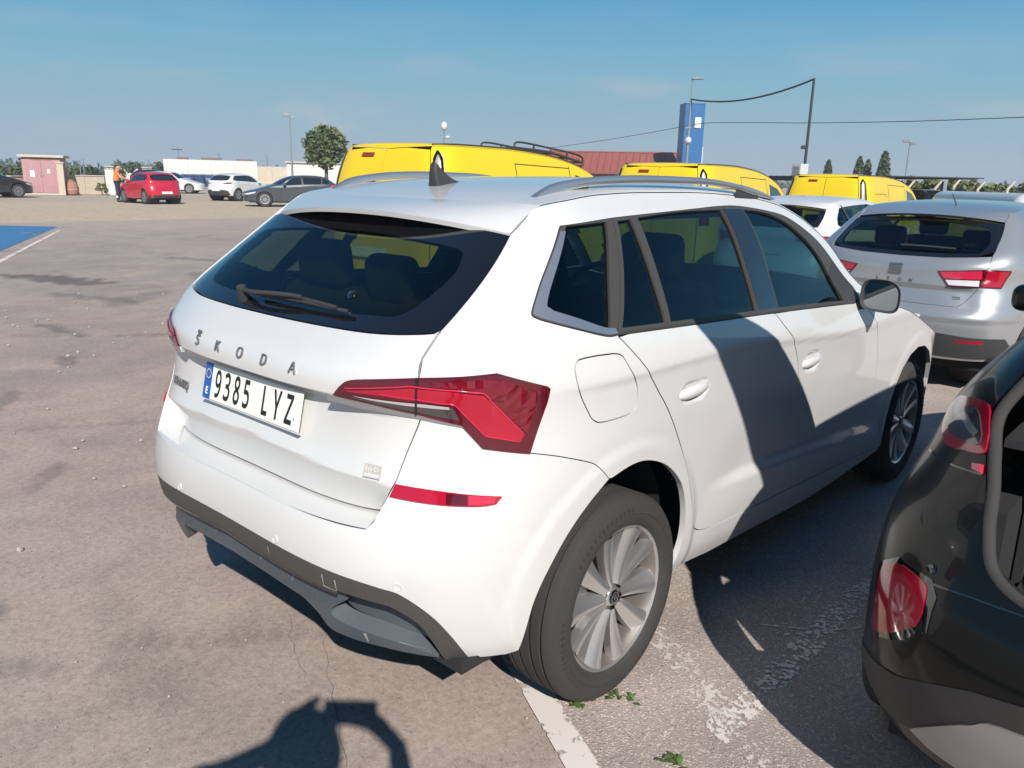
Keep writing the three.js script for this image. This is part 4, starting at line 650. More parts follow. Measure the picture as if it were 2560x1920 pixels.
  part('underbody', [box(-.72 * sx, .72 * sx, .20 * sy, .30 * sy, -3.3 * sz, .5 * sz)], M.under, car);
  if (o.rails) for (const q of [-1, 1]) part('roof_rail', [tube([[q * .58 * sx, 1.485 * sy, .1], [q * .59 * sx, 1.545 * sy, -.1], [q * .59 * sx, 1.56 * sy, -.6], [q * .585 * sx, 1.53 * sy, -1.1], [q * .575 * sx, 1.48 * sy, -1.3]], .018, 6, 16)], o.rails, car);
  if (o.inside) {
    const I = M.inner, SS = (g) => g.map(q => { const r = strip(q); r.scale(sx, sy, sz); return r; });
    part('seat', SS([box(-.6, .6, .5, 1.13, -.1, .05, .05), ...[-.36, .36].map(x => box(x - .13, x + .13, 1.15, 1.32, .0, .09, .04)), ...[-.36, .36].flatMap(x => [box(x - .25, x + .25, .5, 1.2, -1.05, -.92, .05), box(x - .13, x + .13, 1.21, 1.38, -.95, -.86, .04)])]), M.seat, car).userData.kind = 'stuff';
    part('cabin_floor', SS([box(-.76, .76, .30, .33, -2.0, .55)]), I, car); part('dashboard', SS([box(-.72, .72, .7, 1.0, -2.0, -1.66, .06)]), I, car); part('parcel_shelf', SS([box(-.58, .58, 1.0, 1.02, .05, .5)]), I, car);
    { const lx = o.liningX || .80; for (const q of [-1, 1]) part('cabin_lining', SS([box(q * lx - .01, q * lx + .01, .3, o.liningX ? .9 : 1.05, -2.0, .3)]), I, car); }
  }
  for (const [z, q] of [[0, 1], [0, -1], [-2.651, 1], [-2.651, -1]]) {
    const d = new THREE.CylinderGeometry(.40, .40, .4, 24, 1, false); d.rotateZ(Math.PI / 2); d.translate(q * .58 * sx, .40 * sy, z * sz); part('wheel_arch_liner', d, M.wheelWell, car);
    const w = (o.wheel || farWheel).clone(), k = (o.wheelR || .32) / (o.wheel ? .326 : .315); w.scale.setScalar(k); w.position.set(q * .765 * sx, o.wheelR || .32, z * sz); w.rotation.y = q < 0 ? Math.PI : 0; w.rotation.x = o.spin || .3; car.add(w);
  }
  return { car, sh };
}
// silver estate in the row ahead
M.silver = phys([.43, .44, .45], .32, { metalness: .6, clearcoat: .9, clearcoatRoughness: .05 });
{
  const gate = sm([[.586, 1.147], [.618, 1.06], [.66, .893], [.72, .79], [.775, .735]]);
  const { car, sh } = makeCar({ name: 'silver_estate', label: 'silver estate car seen from behind, just beyond the nose of the white crossover', pos: [.1, 0, -5.6], yaw: -5 * D2R, scale: [.98, .93, 1], mat: M.silver, cell: .03, wheel: wheelProto, wheelR: .315, glass: M.glassDark, rearGlass: M.glassRear, inside: true, gate,
    gateTop: [[SC, 1.112], [.90, 1.118], [.70, 1.134], [.586, 1.147]],
    glassPiece: [...sm([[SC, 1.395], [.75, 1.385], [.50, 1.362]]), ...sm([[.50, 1.362], [.57, 1.24], [.66, 1.165]]), ...sm([[.66, 1.165], [.85, 1.150], [SC, 1.142]])],
    tail: [[.925, 1.012], [.62, 1.046], [.474, 1.042], [.470, 1.03], [.518, .898], [.645, .898], [.845, .892]],
    tailParts: [['red_lens', [[.905, 1.005], [.655, 1.033], [.645, .965], [.875, .955]], M.lampPink], ['clear_lens', [[.865, .945], [.66, .955], [.66, .908], [.84, .905]], M.lampWhite], ['red_lens', [[.625, 1.035], [.485, 1.032], [.525, .907], [.635, .906]], M.lampRed], ['lamp_joint', [[.652, 1.042], [.628, 1.044], [.640, .90], [.652, .90]], M.lampDark]],
    tailMat: M.lampDark, trim: [[SC, .535], [.9, .525], [.70, .505], [.45, .495], [.40, .44], [.40, .33], [.62, .32], [SC, .33]], plateY: .60, plateZ: .80,
    disp: (s, y) => { const a = Math.abs(s - SC); return plainDisp(s, y) + (a < .62 ? -.022 * sst(.90, .862, y) * sst(.62, .50, a) * sst(.66, .74, y) : 0) + (a < .9 ? .012 * sst(.62, .655, y) * sst(.72, .70, y) : 0); },
    extra: [['reflector', [[SC - .46, .472], [SC - .632, .479], [SC - .63, .453], [SC - .488, .455]], M.lampRed], ['reflector', mir([[SC - .46, .472], [SC - .632, .479], [SC - .63, .453], [SC - .488, .455]]), M.lampRed]] });
  const sh2 = ['m', 0]; // emblem: two stacked hooks
  const em = []; const b = (x0, x1, y0, y1) => { const g = box(x0, x1, y0, y1, 0, .006, .001); const q = g.attributes.position; for (let i = 0; i < q.count; i++) q.setX(i, q.getX(i) + q.getY(i) * .12); em.push(strip(g)); };
  b(-.048, .048, .026, .042); b(-.048, -.030, .004, .030); b(-.03, .048, .004, .016); b(-.048, .03, -.016, -.004); b(.030, .048, -.030, -.004); b(-.048, .048, -.042, -.026);
  part('emblem', onShell(sh, merge(em), SC, 1.005, .001), M.letters, car);
  'LEON'.split('').forEach((c, i) => part('letter', onShell(sh, textGeo(c, .024, .003, 1.2), SC + [.135, .047, -.043, -.128][i], .917, .001), M.letters, car));
  part('model_badge', onShell(sh, textGeo('TDI', .022, .003, 1.1), SC - .45, .805, .001), M.letters, car);
  part('roof_aerial', [bar([.1, 1.50 * .93, -.1], [.1, 1.62 * .93, .05], .006, 6, .003), bar([.1, 1.48 * .93, -.12], [.1, 1.515 * .93, -.1], .02, 8, .012)], M.blackPlastic, car);
}
// black car, close on the right, its tailgate raised
M.black = phys([.004, .005, .005], .3, { ior: 1.25, clearcoat: .32, clearcoatRoughness: .015 });
M.lampGlass = phys([.20, .22, .20], .15, { clearcoat: 1 });
M.greyTrim = phys([.030, .028, .026], .6, { bumpMap: rep(leather, 6), bumpScale: .0005 });
M.skid = phys([.36, .35, .33], .38, { metalness: .6 });
{
  const A = a => SC - a; // from the middle of the tail
  const bw = curve([[.194, .85], [.271, .868], [.348, .878], [.484, .872], [.62, .868], [.72, .862], [.8, .846], [.9, .812], [1.0, .782], [1.08, .735], [1.16, .672], [1.26, .61], [1.4, .54]]), bz = curve([[.194, .69], [.29, .75], [.387, .785], [.484, .80], [.581, .80], [.658, .788], [.726, .763], [.794, .743], [.871, .72], [.968, .695], [1.05, .655], [1.113, .60], [1.142, .57], [1.258, .43], [1.394, .26]]);
  const tailP = sm([[A(.648), 1.030], [A(.702), 1.078], [A(.80), 1.068], [A(.90), 1.046], [A(.925), 1.018], [A(.885), .980], [A(.78), .958], [A(.70), .972], [A(.636), .986], [A(.638), 1.01], [A(.648), 1.030]], 4).slice(0, -1);
  const { car, sh } = makeCar({ name: 'black_hatchback', label: 'glossy black car close at the right edge, rear corner in shade, tailgate raised', pos: [2.33, 0, -.62], squash: .82, liningX: .60, w: bw, rz: bz, mat: M.black, cell: .022, wheel: wheelProto, wheelR: .32, glass: M.tint, noGate: true, inside: true, handle: M.black, wiper: false,
    tail: tailP, tailMat: M.lampRed, tailParts: [['clear_lens', sm([[A(.662), 1.022], [A(.72), 1.058], [A(.80), 1.048], [A(.865), 1.03], [A(.86), 1.005], [A(.78), .985], [A(.70), .992], [A(.655), 1.0], [A(.662), 1.022]], 4).slice(0, -1), M.lampClear], ['pale_lens', [[A(.675), 1.022], [A(.75), 1.040], [A(.84), 1.022], [A(.76), 1.024], [A(.68), 1.008]], M.lampGlass]],
    trim: [[SC, .585], [A(.377), .567], [A(.458), .545], [A(.529), .508], [A(.614), .459], [A(.72), .42], [A(.83), .38], [A(.90), .36], [A(.90), .33], [A(.67), .322], [A(.57), .35], [SC, .36]], trimMat: M.greyTrim, plateY: .66, plateZ: .80,
    gateTop: [[SC, .748], [.95, .748], [A(.44), .756], [A(.51), .795], [A(.56), .87], [A(.60), .94], [A(.640), 1.0], [A(.69), 1.075], [A(.685), 1.13], [A(.70), 1.185]] });
  for (const f of [p => p, mir]) {
    const fog = part('fog_light', panel(sh, f([...sm([[A(.752), .640], [A(.738), .668], [A(.715), .682], [A(.672), .702], [A(.61), .705], [A(.590), .697], [A(.582), .68]], 3), ...sm([[A(.577), .645], [A(.582), .612], [A(.600), .590], [A(.645), .548], [A(.70), .510], [A(.727), .498], [A(.741), .512]], 3)]), { cell: .012, off: .004, flange: .01 }), M.lampRed, car);
    part('fog_frame', panel(sh, f([[A(.775), .650], [A(.693), .710], [A(.588), .718], [A(.562), .690], [A(.556), .612], [A(.62), .545], [A(.73), .478], [A(.765), .49]]), { cell: .02, off: .002, flange: .01 }), M.gloss, fog);
    part('bumper_skid', panel(sh, f([...sm([[SC, .535], [A(.370), .511], [A(.45), .473], [A(.526), .404], [A(.574), .356]]), [A(.531), .344], [SC, .335]]), { cell: .03, off: .010, flange: .02 }), M.skid, car);
    part('bumper_crease', panel(sh, f([[A(.68), .668], [A(.605), .708], [A(.51), .726], [A(.42), .735], [SC, .742], [SC, .738], [A(.42), .731], [A(.51), .722], [A(.60), .704], [A(.68), .664]]), { cell: .03, off: .003, flange: .004 }), M.gloss, car);
    part('bumper_gap', panel(sh, f([[A(.89), .909], [A(.70), .935], [A(.613), .949], [A(.613), .945], [A(.70), .931], [A(.89), .905]]), { cell: .03, off: .002 }), M.gloss, car);
    part('side_reflector', panel(sh, f([[A(.648), .959], [A(.622), .966], [A(.614), .949], [A(.641), .948]]), { cell: .02, off: .008, flange: .008 }), M.lampPink, car);
    part('parking_sensor', onShell(sh, lathe2([[0, .003], [.010, .003], [.012, 0]]), f === mir ? SC + .60 : A(.60), .735, .001), M.gloss, car);
  }
  // boot opening: seal, dark well
  const rim = [[A(0), .742], [.95, .742], [A(.43), .752], [A(.50), .786], [A(.545), .85], [A(.585), .93], [A(.62), .99], [A(.67), 1.07], [A(.68), 1.18]];
  const sealPts = s => s.map(([a, y]) => { const p = sh.P(a, y), n = sh.N(a, y); return [p[0] - n[0] * .012, p[1] - n[1] * .012, p[2] - n[2] * .012]; });
  for (const f of [p => p, p => p.map(([s, y]) => [2 * SC - s, y])]) part('boot_seal', [tube(sealPts(f(rim)), .014, 8, 60)], M.rubber, car);
  part('boot_sill', panel(sh, [[A(.50), .79], [A(.43), .758], [SC, .750], [SC + .43, .758], [SC + .50, .79], [SC + .46, .69], [A(.46), .69]], { cell: .03, off: -.05 }), M.greyTrim, car);
  part('boot_well', [box(-.52, .52, .62, .64, -.5, .58), box(-.54, -.52, .62, 1.35, -.5, .35), box(.52, .54, .62, 1.35, -.5, .35), box(-.54, .54, .6, 1.1, -.5, -.48), box(-.55, .55, .30, .615, -.5, .62), box(-.60, -.545, .45, .86, -.3, .53), box(.545, .60, .45, .86, -.3, .53)], M.inner, car);
  // raised tailgate: a curved shell hinged at the rear edge of the roof
  const top = thing; const gm = (u, t) => { const hz = -.10, hy = 1.43, L = 1.26, an = .52, bow = .10 * Math.sin(u * Math.PI) - .02 * u; return [t * lerp(.575, .64, Math.min(1, u * 2.2)) * (u > .85 ? 1 - (u - .85) * .5 : 1), hy + u * L * Math.sin(an) + bow * Math.cos(an) - .05 * t * t, hz + u * L * Math.cos(an) - bow * Math.sin(an)]; };
  part('tailgate', [sheet(gm, range(0, 1, 14), range(-1, 1, 16)), sheet((u, t) => { const p = gm(u, t); return [p[0] * .96, p[1] - .05, p[2] - .02]; }, range(.05, .97, 14), range(-1, 1, 16))], M.black, car, 'raised tailgate');
  for (const q of [-1, 1]) part('gas_strut', [bar([q * .56, 1.25, .0], [q * .60, 1.80, .50], .011, 8)], M.steel, car);
}

// ------------------------------------------------------------------ yellow delivery vans
M.yellow = phys([.74, .515, .010], .38, { clearcoat: .5, clearcoatRoughness: .1 });
{
  const vw = curve([[.2, .82], [.5, .88], [.9, .90], [1.2, .89], [1.5, .85], [1.7, .80], [1.82, .755], [1.9, .68]]), vr = curve([[.2, .70], [.5, .76], [.9, .77], [1.3, .74], [1.6, .68], [1.78, .62], [1.9, .54]]), ve = curve([[.2, 6], [1.9, 6.5]]), vf = curve([[.2, .95], [.7, .92], [1.0, .7], [1.2, .4], [1.6, .2]]);
  const vanTop = curve([[-4.3, .70], [-3.8, .93], [-3.2, 1.04], [-2.9, 1.10], [-2.55, 1.34], [-2.15, 1.60], [-1.7, 1.73], [-1.2, 1.80], [-.4, 1.845], [.3, 1.85], [.8, 1.835], [SC, 1.82]]);
  const sh = makeShell({ w: vw, rz: vr, pe: ve, ff: vf, ZF: -2.75, disp: (s, y) => { let d = (s < .6 && s > -3.2 ? lipRing(s, y - .41) + lipRing(s + 2.651, y - .405) : 0); if (s < .30 && s > -1.0) { const q = Math.abs(y - 1.50); d -= .012 * (1 - sst(.0, .02, q)) * sst(-1.0, -.9, s) * sst(.3, .2, s); } return d; } });
  const cap = makeCap(sh, vanTop, curve([[-4.3, .0], [-3.2, .05], [-2.6, .06], [-1.7, .06], [-.5, .05], [.6, .035], [.9, .02], [SC, .0]]), curve([[-4.3, 0], [-2.8, -.15], [-2.1, -.1], [-1.3, 0], [SC, 0]]));
  const van = thing('yellow_van', 'nearest yellow delivery van, a black ladder rack on its roof, beyond the crossover roof', 'van', [-4.86, 0, -4.38], 5 * D2R, 'yellow delivery vans');
  const win = [[-1.75, 1.22], [-1.75, 1.60], [-2.1, 1.53], [-2.45, 1.33], [-2.62, 1.20]];
  const side = [[.63, .30], [.63, vanTop(.63) - .03], [.62, vanTop(.62)], ...range(.60, sh.SF, 60).map(s => [s, vanTop(s)]), [sh.SF, .24], [-3.02, .25], ...sm(arcFront, 3).reverse().map(([a, b]) => [a - 2.651, b]), [-2.30, .268], [-1.4, .24], [-.60, .262], [-.32, .300], ...sm(arcRear, 3), [.406, .291]];
  for (const f of [p => p, mir]) {
    part('body', panel(sh, f(side), { cell: .05, gap: .003, flange: .012, holes: [f(win)] }), M.yellow, van);
    part('side_window', panel(sh, f(win), { cell: .08, off: -.006 }), M.tint, van);
    part('rear_door', panel(sh, f([[.63, .42], [SC, .42], [SC, vanTop(SC)], [.9, vanTop(.9)], [.63, vanTop(.63) - .03]]), { cell: .05, gap: .006, flange: .015, fn: (s, y) => { const a = Math.abs(s - SC) - .3, q = Math.max(Math.abs(a) - .17, Math.abs(y - 1.36) - .22); return -.008 * sst(.02, -.02, q); } }), M.yellow, van);
    const t = part('tail_light', panel(sh, f([...sm([[.605, 1.72], [.565, 1.80], [.52, 1.72]]), [.49, 1.0], [.61, 1.0]]), { cell: .04, off: .010, flange: .012 }), M.gloss, van);
    part('clear_lens', panel(sh, f([...sm([[.585, 1.69], [.563, 1.755], [.541, 1.69]]), [.535, 1.2], [.590, 1.2]]), { cell: .04, off: .014 }), M.lampGrey, t);
    part('red_lens', panel(sh, f([[.590, 1.19], [.535, 1.19], [.51, 1.02], [.595, 1.02]]), { cell: .04, off: .014 }), M.lampRed, t);
    part('door_mirror', [(() => { const g = new RoundedBoxGeometry(.2, .24, .14, 2, .04); g.translate((f === mir ? -1 : 1) * 1.0, 1.22, -2.35); return g; })()], M.blackPlastic, van);
    part('door_gap', [[[-.55, 1.70], [-.562, 1.70], [-.562, .45], [-.55, .45]], [[-1.62, 1.70], [-1.632, 1.70], [-1.632, .45], [-1.62, .45]], [[-.55, 1.705], [-1.63, 1.68], [-1.63, 1.67], [-.55, 1.695]]].map(p => panel(sh, f(p), { cell: .08, off: .0015 })), M.under, van).userData.kind = 'stuff';
    part('panel_crease', [[[.25, 1.535], [-.35, 1.53], [-.45, 1.48], [-.435, 1.475], [-.345, 1.52], [.25, 1.525]]].map(p => panel(sh, f(p), { cell: .08, off: .0012 })), std([.35, .22, .01], .6), van);
    part('roof_gutter', tube(range(.60, -1.9, 18).map(s => { const p = cap(s, (f === mir ? -1 : 1) * .955); return [p[0], p[1] + .004, p[2]]; }), .011, 5, 40), M.blackPlastic, van);
  }
  part('roof', sheet((s, t) => cap(s, t * .9995), [...range(SC - .002, .5, 12), ...range(.45, -2.1, 24)], TT), M.yellow, van);
  part('windscreen', sheet((s, t) => cap(s, t), range(-2.1, -2.85, 8), TT), M.tint, van);
  part('bonnet', sheet((s, t) => cap(s, t), range(-2.85, sh.SF + .02, 16), TT), M.yellow, van);
  part('brake_light', panel(sh, [[SC + .20, 1.775], [SC + .02, 1.775], [SC + .02, 1.735], [SC + .20, 1.735]].map(([s, y]) => [s + .16, y]), { cell: .05, off: .012, flange: .012 }), phys([.22, .03, .006], .25, { clearcoat: 1 }), van);
  part('number_plate', (() => { const g = new RoundedBoxGeometry(.52, .11, .01, 1, .003); g.translate(-.1, .75, .80); return g; })(), M.plate, van);
  part('rear_bumper', panel(sh, [[.5, .28], [.5, .42], [2 * SC - .5, .42], [2 * SC - .5, .28]], { cell: .08, off: .02, flange: .03 }), M.blackPlastic, van);
  part('underbody', [box(-.75, .75, .2, .34, -3.3, .6)], M.under, van);
  part('lower_trim', [box(-.86, -.84, .22, .30, -2.2, -.4), box(.84, .86, .22, .30, -2.2, -.4)], M.blackPlastic, van);
  for (const [z, q] of [[0, 1], [0, -1], [-2.651, 1], [-2.651, -1]]) { const d = new THREE.CylinderGeometry(.36, .36, .4, 20); d.rotateZ(Math.PI / 2); d.translate(q * .60, .40, z); part('wheel_arch_liner', d, M.wheelWell, van); const w = farWheel.clone(); w.position.set(q * .77, .32, z); w.rotation.y = q < 0 ? Math.PI : 0; van.add(w); }
  const v2 = van.clone(), v3 = van.clone();
  // only the nearest carries a rack
  { const a = [], b = []; const y0 = 1.86, y1 = 1.955, zr = range(-.75, -2.15, 4);
    for (const x of [.66, .18]) { a.push(tube([[x, y0 - .02, -.73], [x, y1 - .03, -.73], [x, y1 - .015, -.77], [x, y1 - .05, -1.4], [x, y1 - .12, -2.1], [x, y1 - .15, -2.17], [x, y1 - .25, -2.15], [x, y0 - .14, -2.1]], .012, 6, 40)); for (const z of zr.slice(1, 4)) a.push(bar([x, 1.76, z], [x, y1 - .03 - Math.max(0, -z - 1.0) * .085, z], .011, 6)); a.push(tube([[x, y0 + .02, -.73], [x, y0 - .005, -1.4], [x, y0 - .10, -2.13]], .016, 6, 12)); }
    for (const z of zr) b.push(bar([.66, y0 + .015 - Math.max(0, -z - 1.2) * .12, z], [.18, y0 + .015 - Math.max(0, -z - 1.2) * .12, z], .014, 6));
    const r = part('ladder_rack', a, M.blackPlastic, van); part('rack_rung', b, M.blackPlastic, r).userData.kind = 'stuff'; }
  for (const [v, p, turn, label] of [[v2, [-4.75, -.06, -9.5], 5, 'yellow delivery van in the middle of the three, half hidden by the crossover roof rail'], [v3, [-4.35, -.12, -15.0], 1, 'farthest right yellow delivery van, behind a white hatchback']]) { v.name = numbered('yellow_van'); v.position.set(...p); v.rotation.y = turn * D2R; v.userData = { label, category: 'van', group: 'yellow delivery vans' }; scene.add(v); }
}
// ------------------------------------------------------------------ cars farther off
M.carRed = phys([.46, .012, .035], .3, { clearcoat: .9, clearcoatRoughness: .05 });
M.carWhite = phys([.58, .58, .58], .35, { clearcoat: .6 });
M.carGrey = phys([.060, .072, .085], .3, { clearcoat: .9, metalness: .3 });
M.carBlue = phys([.02, .05, .13], .3, { clearcoat: .8 });
M.carDark = phys([.018, .02, .023], .25, { clearcoat: .9 });
{
  const P = (u, D) => spot(u, D), Y = (p, off) => away(p[0], p[2]) + Math.PI + off * D2R; // off 0 shows the tail square on
  const facing = (u, D, off) => { const p = P(u, D), yaw = Math.atan2(EYE.x - p[0], EYE.z - p[2]) + off * D2R; return { pos: [p[0] + 1.28 * Math.sin(yaw), 0, p[2] + 1.28 * Math.cos(yaw)], yaw }; };
  makeCar({ name: 'white_hatchback', label: 'white hatchback with yellow seen through its rear window, between the crossover and the silver estate', ...facing(1800, 12.3, -22), scale: [.95, .905, .95], mat: M.carWhite, cell: .04, glass: M.glassDark, rearGlass: M.glassRear, inside: true, group: null });
  makeCar({ name: 'red_hatchback', label: 'red hatchback standing in the yard, a person in orange leaning at its far side', ...facing(314, 43.5, 27), scale: [.96, .93, .74], mat: M.carRed, cell: .06, plateY: .56, plateZ: .80, tail: [[.66, 1.0], [.60, 1.10], [.45, 1.13], [.38, 1.08], [.44, .92], [.60, .90]], trim: [[SC, .45], [.7, .44], [.6, .36], [.7, .30], [SC, .30]], tailMat: M.lampPink });
  makeCar({ name: 'white_hatchback', label: 'white hatchback seen from behind in the open yard, left of the dark grey car', ...facing(518, 49, -38), scale: [.97, .93, .98], mat: M.carWhite, cell: .06, wheelR: .33, plateY: .62, plateZ: .80, trim: [[SC, .64], [.75, .62], [.62, .58], [.5, .36], [.62, .30], [SC, .30]], tail: [[.86, .99], [.60, 1.05], [.42, 1.05], [.40, 1.0], [.6, .96]], tailMat: M.lampDark });
  makeCar({ name: 'grey_saloon', label: 'dark grey car seen from its left side in the yard, beside the nearest yellow van', ...facing(634, 41, 96), scale: [.96, .93, 1.02], mat: M.carGrey, cell: .06, tail: [[.62, .86], [.56, 1.10], [.40, 1.12], [.26, 1.04], [.36, .86]], tailMat: M.lampPink, wheelR: .33 });
  makeCar({ name: 'white_car', label: 'white car parked far off behind the red hatchback', ...facing(372, 63, -105), scale: [.95, .93, .95], mat: M.carWhite, cell: .09 });
  makeCar({ name: 'black_car', label: 'black car parked far off, its roof showing above the red hatchback', ...facing(340, 70, -95), scale: [.95, 1, .95], mat: M.carDark, cell: .09 });
  makeCar({ name: 'black_estate', label: 'black car cut by the left edge, its tailgate open beside the kiosk', ...facing(-52, 50, -70), scale: [.97, 1.02, 1.05], mat: M.carDark, cell: .08, noGate: true, rails: M.satin });
  makeCar({ name: 'white_estate', label: 'white car behind the silver estate, only its roof and windows showing', ...facing(2068, 21, 98), scale: [.96, .93, 1], mat: M.carWhite, cell: .08, rails: M.carWhite });
  makeCar({ name: 'dark_car', label: 'dark car in the row beside the hedge, left of the white estate roof', ...facing(1985, 26, 30), scale: [.95, .96, .98], mat: M.carDark, cell: .08, rails: M.satin });
  { const p = P(2225, 15); const v = thing('white_van', 'white van at the right edge beyond the silver estate, only its roof showing', 'van', p, Math.atan2(EYE.x - p[0], EYE.z - p[2]) + 20 * D2R); part('body', [new RoundedBoxGeometry(1.75, 1.0, 4.0, 3, .18).translate(0, 1.0, 0)], M.carWhite, v); part('windscreen', [box(-.7, .7, 1.05, 1.36, 1.99, 2.012, .005)], M.tint, v); part('side_window', [box(-.885, -.874, 1.08, 1.36, -.4, 1.6)], M.tint, v); for (const x of [-.75, .75]) for (const z of [-1.3, 1.3]) { const w = farWheel.clone(); w.position.set(x, .32, z); w.rotation.y = x < 0 ? Math.PI : 0; v.add(w); } }
  // dark blue bins
  for (let i = 0; i < 4; i++) { const p = P(404 + i * 22, 78 + i); const c = thing('waste_container', ['first dark blue container from the left under the long white wall', 'second dark blue container from the left under the long white wall', 'third dark blue container from the left under the long white wall', 'rightmost dark blue container under the long white wall'][i], 'container', p, Math.atan2(EYE.x - p[0], EYE.z - p[2]), 'dark blue containers');
    const g = box(-.50, .50, .16, 1.25, -.5, .5, .06), q = g.attributes.position; for (let k = 0; k < q.count; k++) if (q.getY(k) < .6) { q.setX(k, q.getX(k) * .86); q.setZ(k, q.getZ(k) * .86); } g.computeVertexNormals(); part('bin_body', [g], M.carBlue, c); const lid = new THREE.CylinderGeometry(.5, .5, 1.02, 14, 1, false, 0, Math.PI); lid.rotateZ(Math.PI / 2); lid.rotateX(Math.PI); lid.scale(1, .4, 1); lid.translate(0, 1.25, 0); part('lid', lid, i % 2 ? M.carBlue : M.carGrey, c); for (const x of [-.42, .42]) for (const z of [-.38, .38]) { const w = new THREE.CylinderGeometry(.09, .09, .05, 10); w.rotateZ(Math.PI / 2); w.translate(x, .09, z); part('caster', w, M.rubber, c); } part('front_plate', [box(-.2, .2, .7, .95, .49, .505, .004)], i % 2 ? M.carBlue : phys([.12, .2, .3], .5), c); }
}

// ------------------------------------------------------------------ buildings, walls, poles
M.render1 = std([.62, .54, .42], .9, 0, { map: rep(concTex, .5) });
M.whiteWall = std([.74, .72, .68], .85, 0, { map: rep(concTex, .4) });
M.pink = std([.52, .31, .33], .8, 0, { map: rep(concTex, .7) });
M.pinkDoor = std([.47, .265, .29], .7, 0, { map: rep(concTex, .7) });
M.paper = std([.82, .82, .80], .7);
M.terracotta = std([.40, .19, .13], .8, 0, { map: rep(concTex, 1) });
M.roofRed = std([.30, .082, .062], .85, 0, { map: rep(concTex, .5) });
M.blueTower = phys([.003, .095, .27], .5, { clearcoat: .3 });
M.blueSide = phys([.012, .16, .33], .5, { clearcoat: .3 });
M.galv = phys([.24, .26, .28], .6, { metalness: .5 });
M.darkPole = phys([.035, .045, .055], .5, { metalness: .3 });
M.concPost = std([.60, .56, .48], .9, 0, { map: rep(concTex, 1) });
M.bark = std([.10, .075, .055], .95);
const facePlace = (u, D) => { const p = spot(u, D); return [p, Math.atan2(EYE.x - p[0], EYE.z - p[2])]; };
{ // kiosk
  const [p, yaw] = facePlace(89, 55), k = thing('transformer_kiosk', 'pink kiosk with double doors and a flat overhanging roof in the yard', 'kiosk', p, yaw - .18);
  part('wall', [box(-.98, .98, 0, 2.08, -1.7, -.04, .02)], M.pink, k); part('roof', [box(-1.14, 1.20, 2.08, 2.22, -1.9, .14, .02)], M.concPost, k); part('plinth', [box(-1.04, 1.04, 0, .09, -1.76, .03, .01)], M.concPost, k);
  for (const q of [-1, 1]) { const d = part('door', [box(q * .43 - .41, q * .43 + .41, .12, 1.92, -.04, .0, .008)], M.pinkDoor, k); part('notice', [box(q < 0 ? -.60 : .28, q < 0 ? -.38 : .42, q < 0 ? 1.0 : 1.22, q < 0 ? 1.36 : 1.42, 0, .006)], M.paper, d); part('louvre', range(0, 6, 6).map(i => box(q * .43 - .3, q * .43 + .3, .25 + i * .05, .28 + i * .05, 0, .012)), M.pink, d).userData.kind = 'stuff'; part('handle', [bar([q * .06, 1.0, .02], [q * .06, 1.15, .02], .015, 6)], M.galv, d); }
  part('lintel', [box(-.5, .55, 1.94, 2.02, -.04, -.02)], M.terracotta, k);
  const [pp, py] = facePlace(129, 54.5), pil = thing('gate_pillar', 'cream pillar standing at the right corner of the pink kiosk', 'pillar', pp, py); part('shaft', [box(-.17, .17, 0, 1.78, -.17, .17, .01)], M.render1, pil); part('cap', [box(-.21, .21, 1.78, 1.86, -.21, .21, .01)], M.concPost, pil);
  for (const [u0, u1, D, h, lab] of [[16, 52, 56, .98, 'low cream wall left of the pink kiosk'], [134, 222, 56.5, 1.08, 'low cream wall right of the pink kiosk, two thin posts rising behind it']]) {
    const a = spot(u0, D), b = spot(u1, D + 1), L = Math.hypot(b[0] - a[0], b[2] - a[2]), w = thing('yard_wall', lab, 'wall', [(a[0] + b[0]) / 2, 0, (a[2] + b[2]) / 2], Math.atan2(-(b[2] - a[2]), b[0] - a[0])); const n = Math.max(1, Math.round(L / 1.4)); for (let i = 0; i < n; i++) part('wall_panel', [box(-L / 2 + i * L / n + .008, -L / 2 + (i + 1) * L / n - .008, 0, h, -.09, .09, .006)], M.render1, w); part('coping', [box(-L / 2 - .03, L / 2 + .03, h, h + .06, -.13, .13, .01)], M.concPost, w); }
  const [bp, by] = facePlace(150, 55), b = thing('garden_urn', 'rounded terracotta drum standing between the kiosk pillar and the low wall', 'drum', bp, by); const L = pts => new THREE.LatheGeometry(pts.map(q => new THREE.Vector2(...q)), 24); part('body', [L([[0, 0], [.30, .0], [.36, .1], [.38, .42], [.33, .62], [.24, .76], [.14, .80], [0, .80]])], M.terracotta, b); part('rim', [L([[.12, .79], [.17, .80], [.17, .88], [.12, .88]])], M.terracotta, b); part('band', [L([[.375, .30], [.39, .33], [.375, .36]])], M.pink, b);
  for (const [u, lab, t] of [[173, 'left of two thin grey posts behind the cream wall', 346], [181, 'right of two thin grey posts behind the cream wall', 343]]) { const [q, a] = facePlace(u, 58), o = thing('steel_post', lab, 'post', q, a, 'thin grey posts'); part('shaft', [bar([0, 0, 0], [0, rise(u, t, 58), 0], .035, 8, .03)], M.galv, o); part('base', [box(-.09, .09, 0, .02, -.09, .09)], M.galv, o); }
  const [wp, wy] = facePlace(235, 56), cab = thing('meter_cabinet', 'plain white cabinet at the end of the cream wall behind the person', 'cabinet', wp, wy); part('body', [box(-.24, .24, .0, 1.5, -.2, .2, .01)], M.whiteWall, cab); part('door', [box(-.21, .21, .1, 1.42, .2, .215, .005)], M.whiteWall, cab); part('cap', [box(-.27, .27, 1.5, 1.54, -.23, .23)], M.concPost, cab);
}
